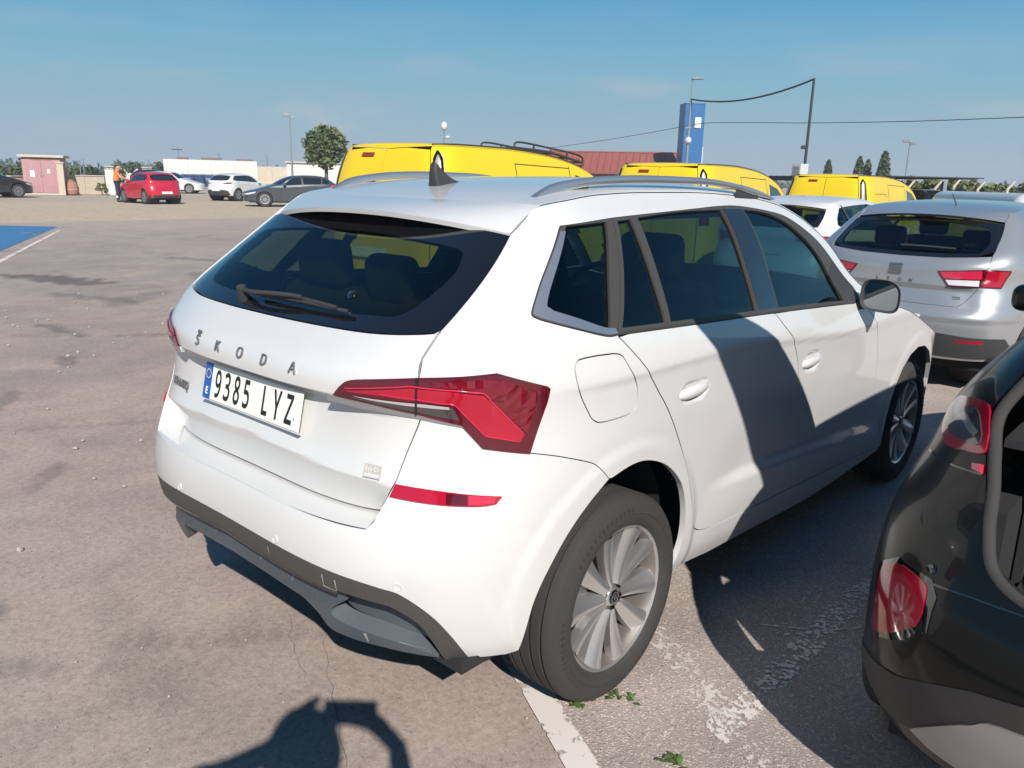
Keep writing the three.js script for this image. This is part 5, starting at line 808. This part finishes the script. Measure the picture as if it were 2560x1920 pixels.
{ // long white walls and sheds far off
  const slab = (u0, u1, D, vT, lab, roof, cat = 'building') => { const a = spot(u0, D), b = spot(u1, D), L = Math.hypot(b[0] - a[0], b[2] - a[2]), h = rise((u0 + u1) / 2, vT, D), w = thing('low_building', lab, cat, [(a[0] + b[0]) / 2, 0, (a[2] + b[2]) / 2], Math.atan2(-(b[2] - a[2]), b[0] - a[0])); const n = Math.max(2, Math.round(L / 3)); for (let i = 0; i < n; i++) part('wall_panel', [box(-L / 2 + i * L / n, -L / 2 + (i + 1) * L / n - .02, 0, h, -3 - .06 * (i % 2), 0 + .012 * (i % 2), .004)], roof === 2 ? M.render1 : M.whiteWall, w); if (roof === 1) { part('roof', [box(-L / 2 - .2, L / 2 + .2, h, h + .14, -3.4, .25, .02)], M.concPost, w); } part('base_course', [box(-L / 2, L / 2, 0, .35, .013, .05)], M.concPost, w); return [w, h, L]; };
  const [w1, h1, L1] = slab(354, 556, 112, 346, 'long white wall building far off behind the parked cars', 0);
  for (const [x0, x1, hh] of [[-L1 * .36, -L1 * .24, .28], [-L1 * .1, L1 * .12, .32], [L1 * .28, L1 * .46, .24]]) part('roof', [box(x0, x1, h1, h1 + hh, -2.6, -.4, .05)], std([.16, .12, .11], .9), w1);
  slab(620, 742, 96, 353, 'white shed with a grey roof edge far off below the round tree', 1);
  slab(552, 624, 120, 360, 'low beige wall far off between the two white buildings', 2, 'wall');
  slab(228, 354, 130, 362, 'low pale shed far off behind the person in orange', 1);
}
{ // red roofed building with the blue tower
  const a = spot(1120, 92), b = spot(1462, 90), L = Math.hypot(b[0] - a[0], b[2] - a[2]), yaw = Math.atan2(-(b[2] - a[2]), b[0] - a[0]);
  const bd = thing('red_roofed_building', 'low building with a long red tiled roof behind the yellow vans', 'building', [(a[0] + b[0]) / 2, 0, (a[2] + b[2]) / 2], yaw);
  const he = rise(1300, 371, 90), hr = rise(1300, 328.5, 92.5);
  part('wall', [box(-L / 2, L / 2, 0, he, -5, 0, .01)], std([.20, .09, .075], .9, 0, { map: rep(concTex, .5) }), bd);
  for (let i = 0; i < 24; i++) { const x0 = -L / 2 - .3 + i * (L + .6) / 24, x1 = x0 + (L + .6) / 24 - .03; part('roof_sheet', [sheet((x, v) => [x, lerp(he - .08, hr, v) + .02 * ((i % 3) - 1), lerp(.45, -2.6, v)], [x0, x1], [0, 1]), sheet((x, v) => [x, lerp(hr, he, v), lerp(-2.6, -5.4, v)], [x0, x1], [0, 1])], M.roofRed, bd); }
  part('ridge', [bar([-L / 2 - .3, hr + .03, -2.6], [L / 2 + .3, hr + .03, -2.6], .09, 8)], M.roofRed, bd);
  part('fascia', [box(-L / 2 - .3, L / 2 + .3, he - .22, he - .08, .40, .47)], std([.2, .06, .05], .8), bd);
  for (const x of [-L / 2 + 3, 1.2, 4.0, 6.4]) { const w = part('window', [box(x, x + 1.3, .9, 2.0, .0, .05)], M.whiteWall, bd); part('pane', [box(x + .1, x + .6, 1.0, 1.9, .05, .056), box(x + .7, x + 1.2, 1.0, 1.9, .05, .056)], M.tint, w).userData.kind = 'stuff'; }
  const [p, y] = facePlace(1484, 86), t = thing('blue_tower', 'tall bright blue tower with a small white sign panel beside the red roof', 'tower', p, y + .30), H = rise(1487, 226, 86), W = .98;
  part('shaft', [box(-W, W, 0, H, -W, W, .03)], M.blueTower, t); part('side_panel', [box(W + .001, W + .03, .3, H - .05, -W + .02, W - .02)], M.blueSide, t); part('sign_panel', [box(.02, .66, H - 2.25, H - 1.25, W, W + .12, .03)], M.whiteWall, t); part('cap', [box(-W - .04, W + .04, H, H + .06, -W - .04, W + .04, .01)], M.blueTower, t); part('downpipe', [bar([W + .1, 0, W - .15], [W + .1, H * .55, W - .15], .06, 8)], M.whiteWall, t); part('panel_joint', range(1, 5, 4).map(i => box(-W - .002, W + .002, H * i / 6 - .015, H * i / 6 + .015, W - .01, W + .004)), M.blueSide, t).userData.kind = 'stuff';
}
function wire(name, lab, pts, r, mat) { const o = new THREE.Mesh(tube(pts, r, 6, 60), mat); o.name = numbered(name); o.castShadow = true; tag(o, lab, 'cable'); scene.add(o); return o; }
{
  const [p1, y1] = facePlace(1480, 40), lp = thing('street_lamp', 'tall street lamp on a slim pole in front of the blue tower', 'street lamp', p1, y1), h1 = rise(1489, 172, 40), hm = rise(1487, 213, 40);
  part('pole', [bar([0, 0, 0], [0, hm, 0], .075, 10, .055), bar([0, hm, 0], [0, h1, 0], .03, 8, .028)], M.galv, lp); part('lamp_head', [box(-.06, .50, h1, h1 + .10, -.10, .10, .04)], M.galv, lp); part('clamp', [box(-.16, .10, rise(1482, 276, 40) - .04, rise(1482, 276, 40) + .04, -.08, .08, .01)], M.galv, lp); { const g = new THREE.SphereGeometry(.16, 14, 10); g.translate(0, rise(1477, 303, 40), .05); part('camera_dome', g, M.carWhite, lp); } part('base', [box(-.2, .2, 0, .05, -.2, .2)], M.galv, lp);
  const [p2, y2] = facePlace(1734, 32), dp = thing('cable_pole', 'tall dark pole carrying a sagging black cable on the right', 'pole', p2, y2), h2 = rise(1742, 169, 32);
  part('shaft', [bar([0, 0, 0], [0, h2, 0], .06, 10, .045)], M.darkPole, dp); part('camera', [box(-.20, -.03, rise(1728, 322, 32), rise(1728, 314, 32), -.06, .08, .02)], M.blackPlastic, dp); part('base', [box(-.2, .2, 0, .04, -.2, .2)], M.darkPole, dp);
  const A = [p1[0], hm - .02, p1[2]], B = [p2[0], h2 - .03, p2[2]], mid = range(0, 1, 14).map(t => [0, 1, 2].map(k => lerp(A[k], B[k], t) - (k === 1 ? 4 * t * (1 - t) * .36 : 0)));
  wire('overhead_cable', 'thick black cable sagging between the street lamp and the dark pole', mid, .035, M.blackPlastic);
  const wa = (u, v, D) => { const q = spot(u, D); return [q[0], rise(u, v, D), q[2]]; };
  wire('overhead_wire', 'thin overhead wire running across the sky to the right edge', [[1190, 319, 84], [1300, 303, 78], [1400, 286, 72], [1458, 275, 68], [1512, 266, 66], [1735, 265.5, 60], [1950, 262, 54], [2120, 256, 50], [2330, 248, 46]].map(q => wa(...q)), .022, M.darkPole);
  const [pu, yu] = facePlace(1725, 30), un = thing('cooling_unit', 'grey and white box unit standing at the foot of the dark pole', 'unit', [pu[0], 1.75, pu[2]], yu); part('case', [box(-.27, -.01, 0, rise(1725, 354, 30) - 1.75, -.2, .2, .01)], M.galv, un); part('side_case', [box(.0, .25, 0, rise(1725, 354, 30) - 1.75, -.2, .2, .01)], M.carWhite, un); part('grille', range(0, 7, 7).map(i => box(-.24, -.04, .05 + i * .045, .07 + i * .045, .2, .21)), M.blackPlastic, un).userData.kind = 'stuff';
  // low dark carport roof behind the vans
  const a = spot(1655, 31), b = spot(1925, 24), L = Math.hypot(b[0] - a[0], b[2] - a[2]), cp = thing('carport', 'dark corrugated carport roof just above the farthest yellow van', 'carport', [(a[0] + b[0]) / 2, 0, (a[2] + b[2]) / 2], Math.atan2(-(b[2] - a[2]), b[0] - a[0])); const hc = rise(1780, 381, 27.5);
  for (let i = 0; i < 30; i++) part('roof_sheet', [box(-L / 2 + i * L / 30 + .01, -L / 2 + (i + 1) * L / 30 - .01, hc - .03 + (i % 2) * .02, hc + .0 + (i % 2) * .02, -2.6, .05)], M.blackPlastic, cp); part('beam', [box(-L / 2, L / 2, hc - .14, hc - .03, -.08, .0)], M.blackPlastic, cp); for (const x of [-L / 2 + .1, 0, L / 2 - .1]) part('post', [box(x - .05, x + .05, 0, hc - .1, -1.6, -1.5)], M.galv, cp);
  const [pg, yg] = facePlace(959, 38), gl = thing('globe_lamp', 'white globe lamp on a thin post behind the nearest yellow van', 'lamp', pg, yg), hg = rise(958, 273, 38); part('pole', [bar([0, 0, 0], [0, hg, 0], .025, 8)], M.galv, gl); { const g = new THREE.SphereGeometry(.15, 18, 14); g.scale(1, 1.25, 1); g.translate(0, hg + .02, 0); part('globe', g, M.carWhite, gl); const k = new THREE.SphereGeometry(.08, 12, 8); k.scale(1.4, .8, 1); k.translate(.16, rise(966, 296, 38), 0); part('side_lamp', k, M.carWhite, gl); } part('bracket', [bar([0, rise(966, 299, 38), 0], [.16, rise(966, 297, 38), 0], .012, 6)], M.galv, gl);
  for (const [u, v, D, lab, kind] of [[631, 249, 95, 'faint tall lamp post far off left of the round tree', 2], [388, 319, 120, 'distant utility pole with a crossarm above the long white building', 1], [475, 331, 120, 'short distant pole above the long white building', 0], [1953, 306, 95, 'distant floodlight mast on the right beyond the hedge', 2], [578, 334, 125, 'thin pale distant pole above the beige wall', 0], [323, 345, 110, 'thin distant mast behind the red hatchback', 0]]) { const [q, a] = facePlace(u, D), h = rise(u, v, D), o = thing('distant_pole', lab, 'pole', q, a); part('shaft', [bar([0, 0, 0], [0, h, 0], .10, 8, .06)], M.galv, o); if (kind === 1) part('crossarm', [box(-.8, .5, h - .3, h - .18, -.06, .06)], M.darkPole, o); else if (kind === 2) { part('lamp_head', [box(-.7, -.08, h - .1, h + .22, -.2, .2, .03)], M.galv, o); part('lamp_head', [box(.1, .5, h - .3, h - .05, -.2, .2, .03)], M.galv, o); } else part('cap', [box(-.12, .12, h, h + .1, -.12, .12)], M.galv, o); }
}
// ------------------------------------------------------------------ trees, hedges, weeds
const leafMats = [[.095, .125, .028], [.14, .165, .040], [.065, .095, .025], [.16, .165, .055]].map(c => phys(c, .75, { transmission: .15 }));
function foliage(n, place, size, R) { // many small leaf faces spread through a volume
  const pos = [], nor = []; for (let i = 0; i < n; i++) { const [c, out] = place(R), s = size * (.6 + R() * .8), a = V(R() - .5, R() - .5, R() - .5).normalize(), b = V(R() - .5, R() - .5, R() - .5).cross(a).normalize(); a.multiplyScalar(s); b.multiplyScalar(s * .55); const p = [[1, 0], [0, 1], [-1, 0], [0, -1]].map(([u, v]) => [c[0] + a.x * u + b.x * v, c[1] + a.y * u + b.y * v, c[2] + a.z * u + b.z * v]); const nn = a.clone().cross(b).normalize().add(V(...out).multiplyScalar(.8)).normalize(); for (const k of [0, 1, 2, 0, 2, 3]) { pos.push(...p[k]); nor.push(nn.x, nn.y, nn.z); } }
  const g = new THREE.BufferGeometry(); g.setAttribute('position', new THREE.Float32BufferAttribute(pos, 3)); g.setAttribute('normal', new THREE.Float32BufferAttribute(nor, 3)); g.setAttribute('uv', new THREE.Float32BufferAttribute(new Float32Array(pos.length / 3 * 2), 2)); return g;
}
function clumpy(R, cx, cy, cz, rx, ry, rz, k) { const cl = []; for (let i = 0; i < k; i++) { let x, y, z; do { x = R() * 2 - 1; y = R() * 2 - 1; z = R() * 2 - 1; } while (x * x + y * y + z * z > 1); const q = Math.hypot(x, y, z) || 1, e = .55 + .4 * R(); cl.push([cx + x / q * rx * e, cy + y / q * ry * e, cz + z / q * rz * e, .22 + R() * .2]); } return R2 => { const c = cl[Math.floor(R2() * k)]; let x, y, z; do { x = R2() * 2 - 1; y = R2() * 2 - 1; z = R2() * 2 - 1; } while (x * x + y * y + z * z > 1); const m = (rx + ry + rz) / 3 * c[3]; return [[c[0] + x * m, c[1] + y * m, c[2] + z * m], [x, y, z]]; }; }
{
  const R = rng(91);
  { const D = 62, p = spot(705, D), t = thing('round_tree', 'single round green tree standing behind the white shed', 'tree', p), k = D / 1803, r = 45 * k, cy = rise(705, 318, D); part('trunk', [bar([0, 0, 0], [0, cy, 0], .16, 8, .09), bar([0, cy - .9, 0], [.7, cy + .4, .2], .07, 6, .03), bar([0, cy - .8, 0], [-.7, cy + .5, -.2], .07, 6, .03)], M.bark, t); for (const [m, n] of [[0, 2600], [1, 1800], [2, 1800]]) part('crown', foliage(n, clumpy(R, 0, cy, 0, r * .92, r * .86, r * .92, 34), .17, R), leafMats[m], t); }
  [[1785, 347, 86, .42, 'small dark cypress far off, leftmost of the four'], [1851, 339, 86, .50, 'slim cypress far off, left of a close pair'], [1869, 346, 86, .45, 'slim cypress far off, right of a close pair'], [1904, 327, 84, .62, 'tallest cypress far off, rightmost of the four']].forEach(([u, v, D, w, lab]) => { const p = spot(u, D), h = rise(u, v, D), t = thing('cypress_tree', lab, 'tree', p, 0, 'cypress trees on the skyline'); part('trunk', [bar([0, 0, 0], [0, h * .6, 0], .12, 6, .05)], M.bark, t); part('crown', foliage(1500, R2 => { const q = R2(), y = .5 + q * (h - .5), rr = w * Math.pow(Math.sin(Math.PI * Math.min(1, .16 + q * .84)), .6) * Math.sqrt(R2()), a = R2() * 6.283; return [[rr * Math.cos(a), y, rr * Math.sin(a)], [Math.cos(a), .3, Math.sin(a)]]; }, .16, R), leafMats[2], t); });
  { const p = spot(1808, 86), t = thing('bush', 'low round bush beside the leftmost cypress', 'bush', p); part('foliage', foliage(700, clumpy(R, 0, 1.4, 0, 1.3, .9, 1.0, 10), .16, R), leafMats[2], t); part('stem', [bar([0, 0, 0], [0, 1.2, 0], .06, 6)], M.bark, t); }
  // olive-green row of bushes behind the wire fence on the right
  const us = [1926, 1958, 1992, 2028, 2062, 2098, 2134, 2170, 2206, 2244], tops = [384, 378, 381, 387, 379, 382, 388, 387, 392, 390], pos = ['first', 'second', 'third', 'fourth', 'fifth', 'sixth', 'seventh', 'eighth', 'ninth', 'tenth'];
  us.forEach((u, i) => { const D = 44 - i * .6, p = spot(u, D), h = rise(u, tops[i], D), w = 34 * D / 1803 * .62; const t = thing('fence_bush', `${pos[i]} olive green bush from the left along the wire fence`, 'bush', p, 0, 'bushes along the wire fence'); part('foliage', foliage(900, clumpy(R, 0, h * .52, 0, w * 1.15, h * .46, w, 16), .13, R), leafMats[i % 2 ? 3 : 1], t); part('inner_foliage', foliage(500, clumpy(R, 0, h * .45, 0, w, h * .42, w, 10), .13, R), leafMats[2], t); part('stem', [bar([0, 0, 0], [.1, h * .6, 0], .05, 6)], M.bark, t); });
  { const f = thing('wire_fence', 'wire fence on pale concrete posts with bent tops, on the right', 'fence', [0, 0, 0]); const ps = [[1963, 389, 39], [2020, 391, 38], [2060, 386, 37], [2112, 392, 36], [2176, 391, 35], [2236, 392, 34.5]].map(([u, v, D]) => { const q = spot(u, D), h = rise(u, v, D); part('post', [bar([q[0], 0, q[2]], [q[0], h - .3, q[2]], .06, 6, .055), bar([q[0], h - .31, q[2]], [q[0] + .18, h, q[2] - .1], .055, 6, .045)], M.concPost, f); return [q, h]; }); for (const k of [.25, .5, .75, .97]) part('wire', tube(ps.map(([q, h]) => [q[0], (h - .3) * k, q[2]]), .006, 4, 40), M.galv, f); }
  // dark hedges and scrub on the left skyline
  [[170, 70, 357, 3.2, 'dark hedge behind the cream wall'], [206, 72, 359, 1.8, 'dark green scrub behind the white cabinet'], [20, 80, 355, 3.6, 'dark green scrub behind the black car at the left edge']].forEach(([u, D, v, w, lab]) => { const p = spot(u, D), h = rise(u, v, D), t = thing('hedge', lab, 'hedge', p, Math.atan2(EYE.x - p[0], EYE.z - p[2])); part('foliage', foliage(1500, clumpy(R, 0, h * .5, 0, w, h * .45, .9, 26), .17, R), leafMats[2], t); part('stem', [bar([0, 0, 0], [0, h * .6, 0], .08, 6)], M.bark, t); });
  [[294, 122, 348, 'left of the small distant trees above the red hatchback'], [341, 118, 350, 'right of the small distant trees above the red hatchback'], [268, 125, 352, 'small distant tree behind the person in orange'], [655, 100, 351, 'small dark bush at the foot of the round tree']].forEach(([u, D, v, lab]) => { const p = spot(u, D), h = rise(u, v, D), t = thing('distant_tree', lab, 'tree', p); part('crown', foliage(500, clumpy(R, 0, h * .62, 0, 1.3, h * .36, 1.2, 10), .2, R), leafMats[2], t); part('trunk', [bar([0, 0, 0], [0, h * .5, 0], .1, 6)], M.bark, t); });
  { const t = thing('treeline', 'long faint line of trees and roofs on the horizon', 'treeline', [0, 0, 0]); t.userData.kind = 'stuff'; const gs = []; for (let i = 0; i < 260; i++) { const u = -700 + i * 14 + R() * 10, D = 240 + R() * 120, p = spot(clamp(u, -600, 2900), D), h = 1.6 + R() * 2.0; gs.push(foliage(26, clumpy(R, p[0], h * .5, p[2], 4 + R() * 5, h * .5, 4, 5), 1.0, R)); } part('foliage', merge(gs), leafMats[2], t).userData.kind = 'stuff'; }
  // weeds by the rear wheel
  const weed = (x, z, n, r, lab, seed) => { const Q = rng(seed), t = thing('weed', lab, 'weed', [x, .006, z]); for (let i = 0; i < n; i++) { const a = Q() * 6.283, l = r * (.35 + Q() * .75), w = l * .42, lift = .15 + Q() * .5; const g = sheet((u, v) => { const k = Math.sin(Math.PI * Math.min(1, .12 + u * .88)) , rr = u * l; return [Math.cos(a) * rr - Math.sin(a) * v * w * k, lift * l * Math.sin(u * 2.2) * .6 + .004 - Math.abs(v) * .1 * w, Math.sin(a) * rr + Math.cos(a) * v * w * k]; }, range(0, 1, 5), [-.5, 0, .5]); const ox = (Q() - .5) * r * 1.6, oz = (Q() - .5) * r * 1.2; g.translate(ox, 0, oz); part('leaf', g, M.weedLeaf[i % 2], t); } part('stem', [bar([-r * .5, .003, 0], [r * .5, .006, r * .1], .0015, 5), bar([0, .003, -r * .4], [0, .006, r * .5], .0015, 5)], M.weedLeaf[1], t); };
  M.weedLeaf = [phys([.10, .17, .035], .6, { transmission: .2 }), phys([.075, .12, .03], .6, { transmission: .2 })];
  weed(.822, .128, 12, .026, 'green weed sprouting just behind the rear tyre of the white crossover', 3); weed(.832, .080, 7, .014, 'smallest weed, between two larger ones at the rear tyre', 4); weed(.862, .020, 14, .028, 'broad-leaved weed right against the rear tyre', 5); weed(.915, -.006, 9, .026, 'wiry weed a little right of the rear tyre', 6); weed(1.155, .138, 16, .036, 'green weed at the bottom edge of the view beside the bay lines', 7);
  { const p = spot(215, 55.6), t = thing('dry_shrub', 'dry olive shrub in front of the right end of the cream wall', 'shrub', p); part('foliage', foliage(420, clumpy(R, 0, .4, 0, .42, .36, .3, 8), .07, R), leafMats[3], t); part('stem', [bar([0, 0, 0], [0, .4, 0], .03, 5)], M.bark, t); }
}

// ------------------------------------------------------------------ people
function bodyField(bones, k, cell, pad = .12) { // tapered limbs joined smoothly, meshed
  const lo = [1e9, 1e9, 1e9], hi = [-1e9, -1e9, -1e9]; for (const b of bones) for (const p of [b[0], b[1]]) for (let i = 0; i < 3; i++) { lo[i] = Math.min(lo[i], p[i] - pad); hi[i] = Math.max(hi[i], p[i] + pad); }
  const ext = Math.max(...[0, 1, 2].map(i => hi[i] - lo[i])), n = clamp(Math.ceil(ext / cell), 16, 150), mc = new MarchingCubes(n, M.inner, false, false, 400000), half = n / 2, sc = ext / 2, ctr = [0, 1, 2].map(i => (lo[i] + hi[i]) / 2);
  mc.isolation = 0; const f = mc.field;
  for (let z = 0; z < n; z++) for (let y = 0; y < n; y++) for (let x = 0; x < n; x++) {
    const p = [ctr[0] + (x - half) / half * sc, ctr[1] + (y - half) / half * sc, ctr[2] + (z - half) / half * sc]; let acc = 0, mn = 1e9; const ds = [];
    for (const [a, b, ra, rb, fx = 1] of bones) { let bx = b[0] - a[0], by = b[1] - a[1], bz = b[2] - a[2], px = p[0] - a[0], py = p[1] - a[1], pz = p[2] - a[2]; const L = bx * bx + by * by + bz * bz || 1e-9, t = clamp((px * bx + py * by + pz * bz) / L, 0, 1), d = Math.hypot(px - bx * t, py - by * t, pz - bz * t) - lerp(ra, rb, t); if (d < mn) mn = d; ds.push(d); }
    if (mn < .25) { for (const d of ds) acc += Math.exp(-(d - mn) / k); mn -= k * Math.log(acc); } f[x + y * n + z * n * n] = -mn;
  }
  mc.update(); const c = mc.count, pos = new Float32Array(c * 3), nor = new Float32Array(c * 3); for (let i = 0; i < c * 3; i++) { pos[i] = mc.positionArray[i] * sc + ctr[i % 3]; nor[i] = -mc.normalArray[i]; }
  const g = new THREE.BufferGeometry(); g.setAttribute('position', new THREE.BufferAttribute(pos, 3)); g.setAttribute('normal', new THREE.BufferAttribute(nor, 3)); g.computeVertexNormals(); return strip(g);
}
M.skin = phys([.46, .27, .19], .55); M.orangeTop = std([.80, .20, .05], .8); M.navy = std([.018, .022, .055], .9); M.hair = std([.03, .02, .015], .7); M.shoe = std([.03, .03, .03], .7); M.hiviz = std([.60, .60, .58], .5); M.shirt = std([.10, .11, .13], .9);
function handBones(w, dir, palmN, len = .17, curl = .5, side = 1) { // wrist, towards the fingers, palm normal
  const D = V(...dir).normalize(), N = V(...palmN).normalize(), S = D.clone().cross(N).multiplyScalar(side), W = V(...w), at = (d, s, n) => { const p = W.clone().addScaledVector(D, d * len).addScaledVector(S, s * len).addScaledVector(N, n * len); return [p.x, p.y, p.z]; }, o = [];
  for (const s of [-.17, -.06, .06, .16]) o.push([at(.06, s * .8, 0), at(.46, s, 0), .013, .012]);
  [[-.18, .80], [-.065, .92], [.06, .88], [.17, .72]].forEach(([s, l]) => { const q = .46, a = (l - q) / 3; let d = q, n = 0, an = curl * .35; let p0 = at(d, s, n); for (let k = 0; k < 3; k++) { d += Math.cos(an) * a * 1.25; n += Math.sin(an) * a * 1.25; const p1 = at(d, s, n); o.push([p0, p1, .0095 - k * .0008, .0088 - k * .0008]); p0 = p1; an += curl * .6; } });
  const t0 = at(.12, .17, .02), t1 = at(.32, .33, .10), t2 = at(.50, .36, .18); o.push([t0, t1, .013, .011], [t1, t2, .0105, .0088]); return o;
}
function headBones(c, f, r) { const at = (a, b, y) => [c[0] + f[0] * a + r[0] * b, c[1] + y, c[2] + f[2] * a + r[2] * b]; return [[at(-.012, 0, .035), at(-.012, 0, .03), .088, .09], [at(.015, 0, -.02), at(.03, 0, -.075), .068, .045], [at(.085, 0, .015), at(.105, 0, -.018), .010, .014], [at(.075, -.022, -.05), at(.075, .022, -.05), .012, .012], [at(-.01, -.078, .0), at(-.012, -.082, -.03), .014, .010], [at(-.01, .078, .0), at(-.012, .082, -.03), .014, .010], [at(.07, -.045, .028), at(.07, .045, .028), .016, .016]]; }
{ // the photographer, just behind the phone
  const f = [-.667, 0, -.745], r = [.745, 0, -.667], at = (a, b, y) => [EYE.x + f[0] * a + r[0] * b, y, EYE.z + f[2] * a + r[2] * b];
  const p = thing('person', 'person in dark clothes holding a phone up in both hands to take the picture', 'person'), H = at(-.25, -.085, 1.585), neck = at(-.31, -.09, 1.455), lS = at(-.30, -.26, 1.345), rS = at(-.32, .09, 1.335), lE = at(-.06, -.40, 1.33), rE = at(-.10, .155, 1.24), lH = at(-.055, -.165, 1.475), rH = at(-.075, .14, 1.475), pel = at(-.36, -.10, .95), lK = at(-.33, -.20, .50), rK = at(-.33, .02, .50), lA = at(-.40, -.21, .09), rA = at(-.40, .04, .09);
  const skin = bodyField([...headBones(H, f, r), [at(-.28, -.085, 1.52), neck, .055, .06], [neck, at(-.32, -.095, 1.2), .07, .12], [neck, lS, .055, .055], [neck, rS, .055, .055], [lS, lE, .052, .042], [lE, lH, .040, .027], [rS, rE, .052, .042], [rE, rH, .040, .027], [at(-.32, -.18, 1.22), at(-.35, -.18, .98), .11, .11], [at(-.32, 0, 1.22), at(-.35, -.02, .98), .11, .11], [at(-.36, -.19, .93), lK, .085, .058], [lK, lA, .055, .038], [at(-.36, -.01, .93), rK, .085, .058], [rK, rA, .055, .038], [lA, at(-.26, -.23, .045), .04, .032], [rA, at(-.26, .06, .045), .04, .032]], .022, .0135);
  const hl = bodyField(handBones(lH, [r[0] * .25, .9, r[2] * .25], [r[0], -.1, r[2]], .155, .5, 1), .004, .004, .03), hr = bodyField(handBones(rH, [-r[0] * .45, .6, -r[2] * .45], [-r[0], -.3, -r[2]], .165, .75, -1), .004, .004, .03);
  part('body', merge([skin, hl, hr]), M.skin, p);
  part('shirt', bodyField([[neck, at(-.32, -.095, 1.2), .085, .135], [neck, lS, .066, .066], [neck, rS, .066, .066], [lS, lE, .064, .056], [rS, rE, .064, .056], [at(-.32, -.18, 1.24), at(-.35, -.18, .95), .125, .125], [at(-.32, 0, 1.24), at(-.35, -.02, .95), .125, .125]], .02, .016), M.shirt, p);
  part('trousers', bodyField([[at(-.36, -.19, .96), lK, .105, .072], [lK, lA, .070, .055], [at(-.36, -.01, .96), rK, .105, .072], [rK, rA, .07, .055], [at(-.36, -.19, .97), at(-.36, -.01, .97), .11, .11]], .02, .016), M.navy, p);
  part('hair', bodyField([[at(-.27, -.085, 1.640), at(-.28, -.085, 1.625), .086, .088], [at(-.315, -.085, 1.615), at(-.325, -.085, 1.55), .06, .05]], .02, .012), M.hair, p);
  for (const [a, b] of [[lA, at(-.24, -.235, .04)], [rA, at(-.24, .065, .04)]]) part('shoe', bodyField([[[a[0], .06, a[2]], b, .055, .045]], .01, .01), M.shoe, p);
  const ph = thing('phone', 'dark phone held level in both hands of the person taking the picture', 'phone', [EYE.x - f[0] * .020, EYE.y - .008, EYE.z - f[2] * .020]); ph.rotation.set(-.20, 41.83 * D2R, 0, 'YXZ'); part('case', new RoundedBoxGeometry(.162, .076, .009, 3, .004).translate(.0, 0, 0), M.gloss, ph); part('screen', new RoundedBoxGeometry(.15, .069, .002, 2, .0009).translate(0, 0, .0048), M.tint, ph);
}
{ // person in orange beside the red car
  const D = 44.5, q = spot(250, D), yaw = Math.atan2(EYE.x - q[0], EYE.z - q[2]), fx = Math.sin(yaw), fz = Math.cos(yaw), f = [Math.cos(yaw) * .9 + fx * .2, 0, -Math.sin(yaw) * .9 + fz * .2], r = [f[2] * -1, 0, f[0]], at = (a, b, y) => [q[0] + f[0] * a + r[0] * b, y, q[2] + f[2] * a + r[2] * b];
  const p = thing('person', 'person in an orange top and dark blue trousers standing beside the red car', 'person'), H = at(.10, 0, 1.60), neck = at(.04, 0, 1.45), lS = at(.03, -.19, 1.40), rS = at(.03, .19, 1.40), lE = at(.22, -.25, 1.15), rE = at(.24, .24, 1.16), lH = at(.45, -.18, 1.06), rH = at(.46, .18, 1.10), lK = at(.03, -.11, .50), rK = at(.05, .12, .50), lA = at(-.04, -.12, .09), rA = at(.0, .13, .09);
  const hd = (w, s) => handBones(w, [f[0], -.2, f[2]], [0, -1, 0], .17, .4, s);
  part('body', merge([bodyField([...headBones(H, f, r), [at(.06, 0, 1.52), neck, .055, .06], [neck, at(0, 0, 1.2), .07, .12], [neck, lS, .055, .055], [neck, rS, .055, .055], [lS, lE, .05, .04], [lE, lH, .04, .028], [rS, rE, .05, .04], [rE, rH, .04, .028], [at(0, -.08, 1.2), at(-.02, -.08, .98), .10, .11], [at(0, .08, 1.2), at(-.02, .08, .98), .10, .11], [at(-.02, -.09, .93), lK, .085, .058], [lK, lA, .055, .038], [at(-.02, .09, .93), rK, .085, .058], [rK, rA, .055, .038], [lA, at(.1, -.13, .045), .04, .032], [rA, at(.14, .14, .045), .04, .032]], .022, .015), bodyField(hd(lH, -1), .004, .006, .03), bodyField(hd(rH, 1), .004, .006, .03)]), M.skin, p);
  part('orange_top', bodyField([[neck, at(0, 0, 1.2), .085, .135], [neck, lS, .068, .068], [neck, rS, .068, .068], [lS, at(.14, -.225, 1.26), .066, .062], [rS, at(.15, .22, 1.26), .066, .062], [at(0, -.08, 1.22), at(-.02, -.08, .99), .125, .125], [at(0, .08, 1.22), at(-.02, .08, .99), .125, .125]], .02, .018), M.orangeTop, p);
  part('trousers', bodyField([[at(-.02, -.09, .95), lK, .11, .08], [lK, lA, .078, .065], [at(-.02, .09, .95), rK, .11, .08], [rK, rA, .078, .065], [at(-.02, -.09, .97), at(-.02, .09, .97), .112, .112]], .02, .018), M.navy, p);
  part('reflective_band', bodyField([[[lA[0], .22, lA[2]], [lA[0], .26, lA[2]], .072, .072], [[rA[0], .22, rA[2]], [rA[0], .26, rA[2]], .072, .072]], .006, .014), M.hiviz, p).userData.kind = 'stuff';
  part('hair', bodyField([[at(.085, 0, 1.655), at(.07, 0, 1.635), .086, .09]], .02, .014), M.hair, p);
  for (const [a, b] of [[lA, at(.12, -.13, .045)], [rA, at(.16, .14, .045)]]) part('shoe', bodyField([[[a[0], .06, a[2]], b, .055, .045]], .01, .012), M.shoe, p);
}
//@@MORE5
scene.updateMatrixWorld(true);
renderer.render(scene, camera);
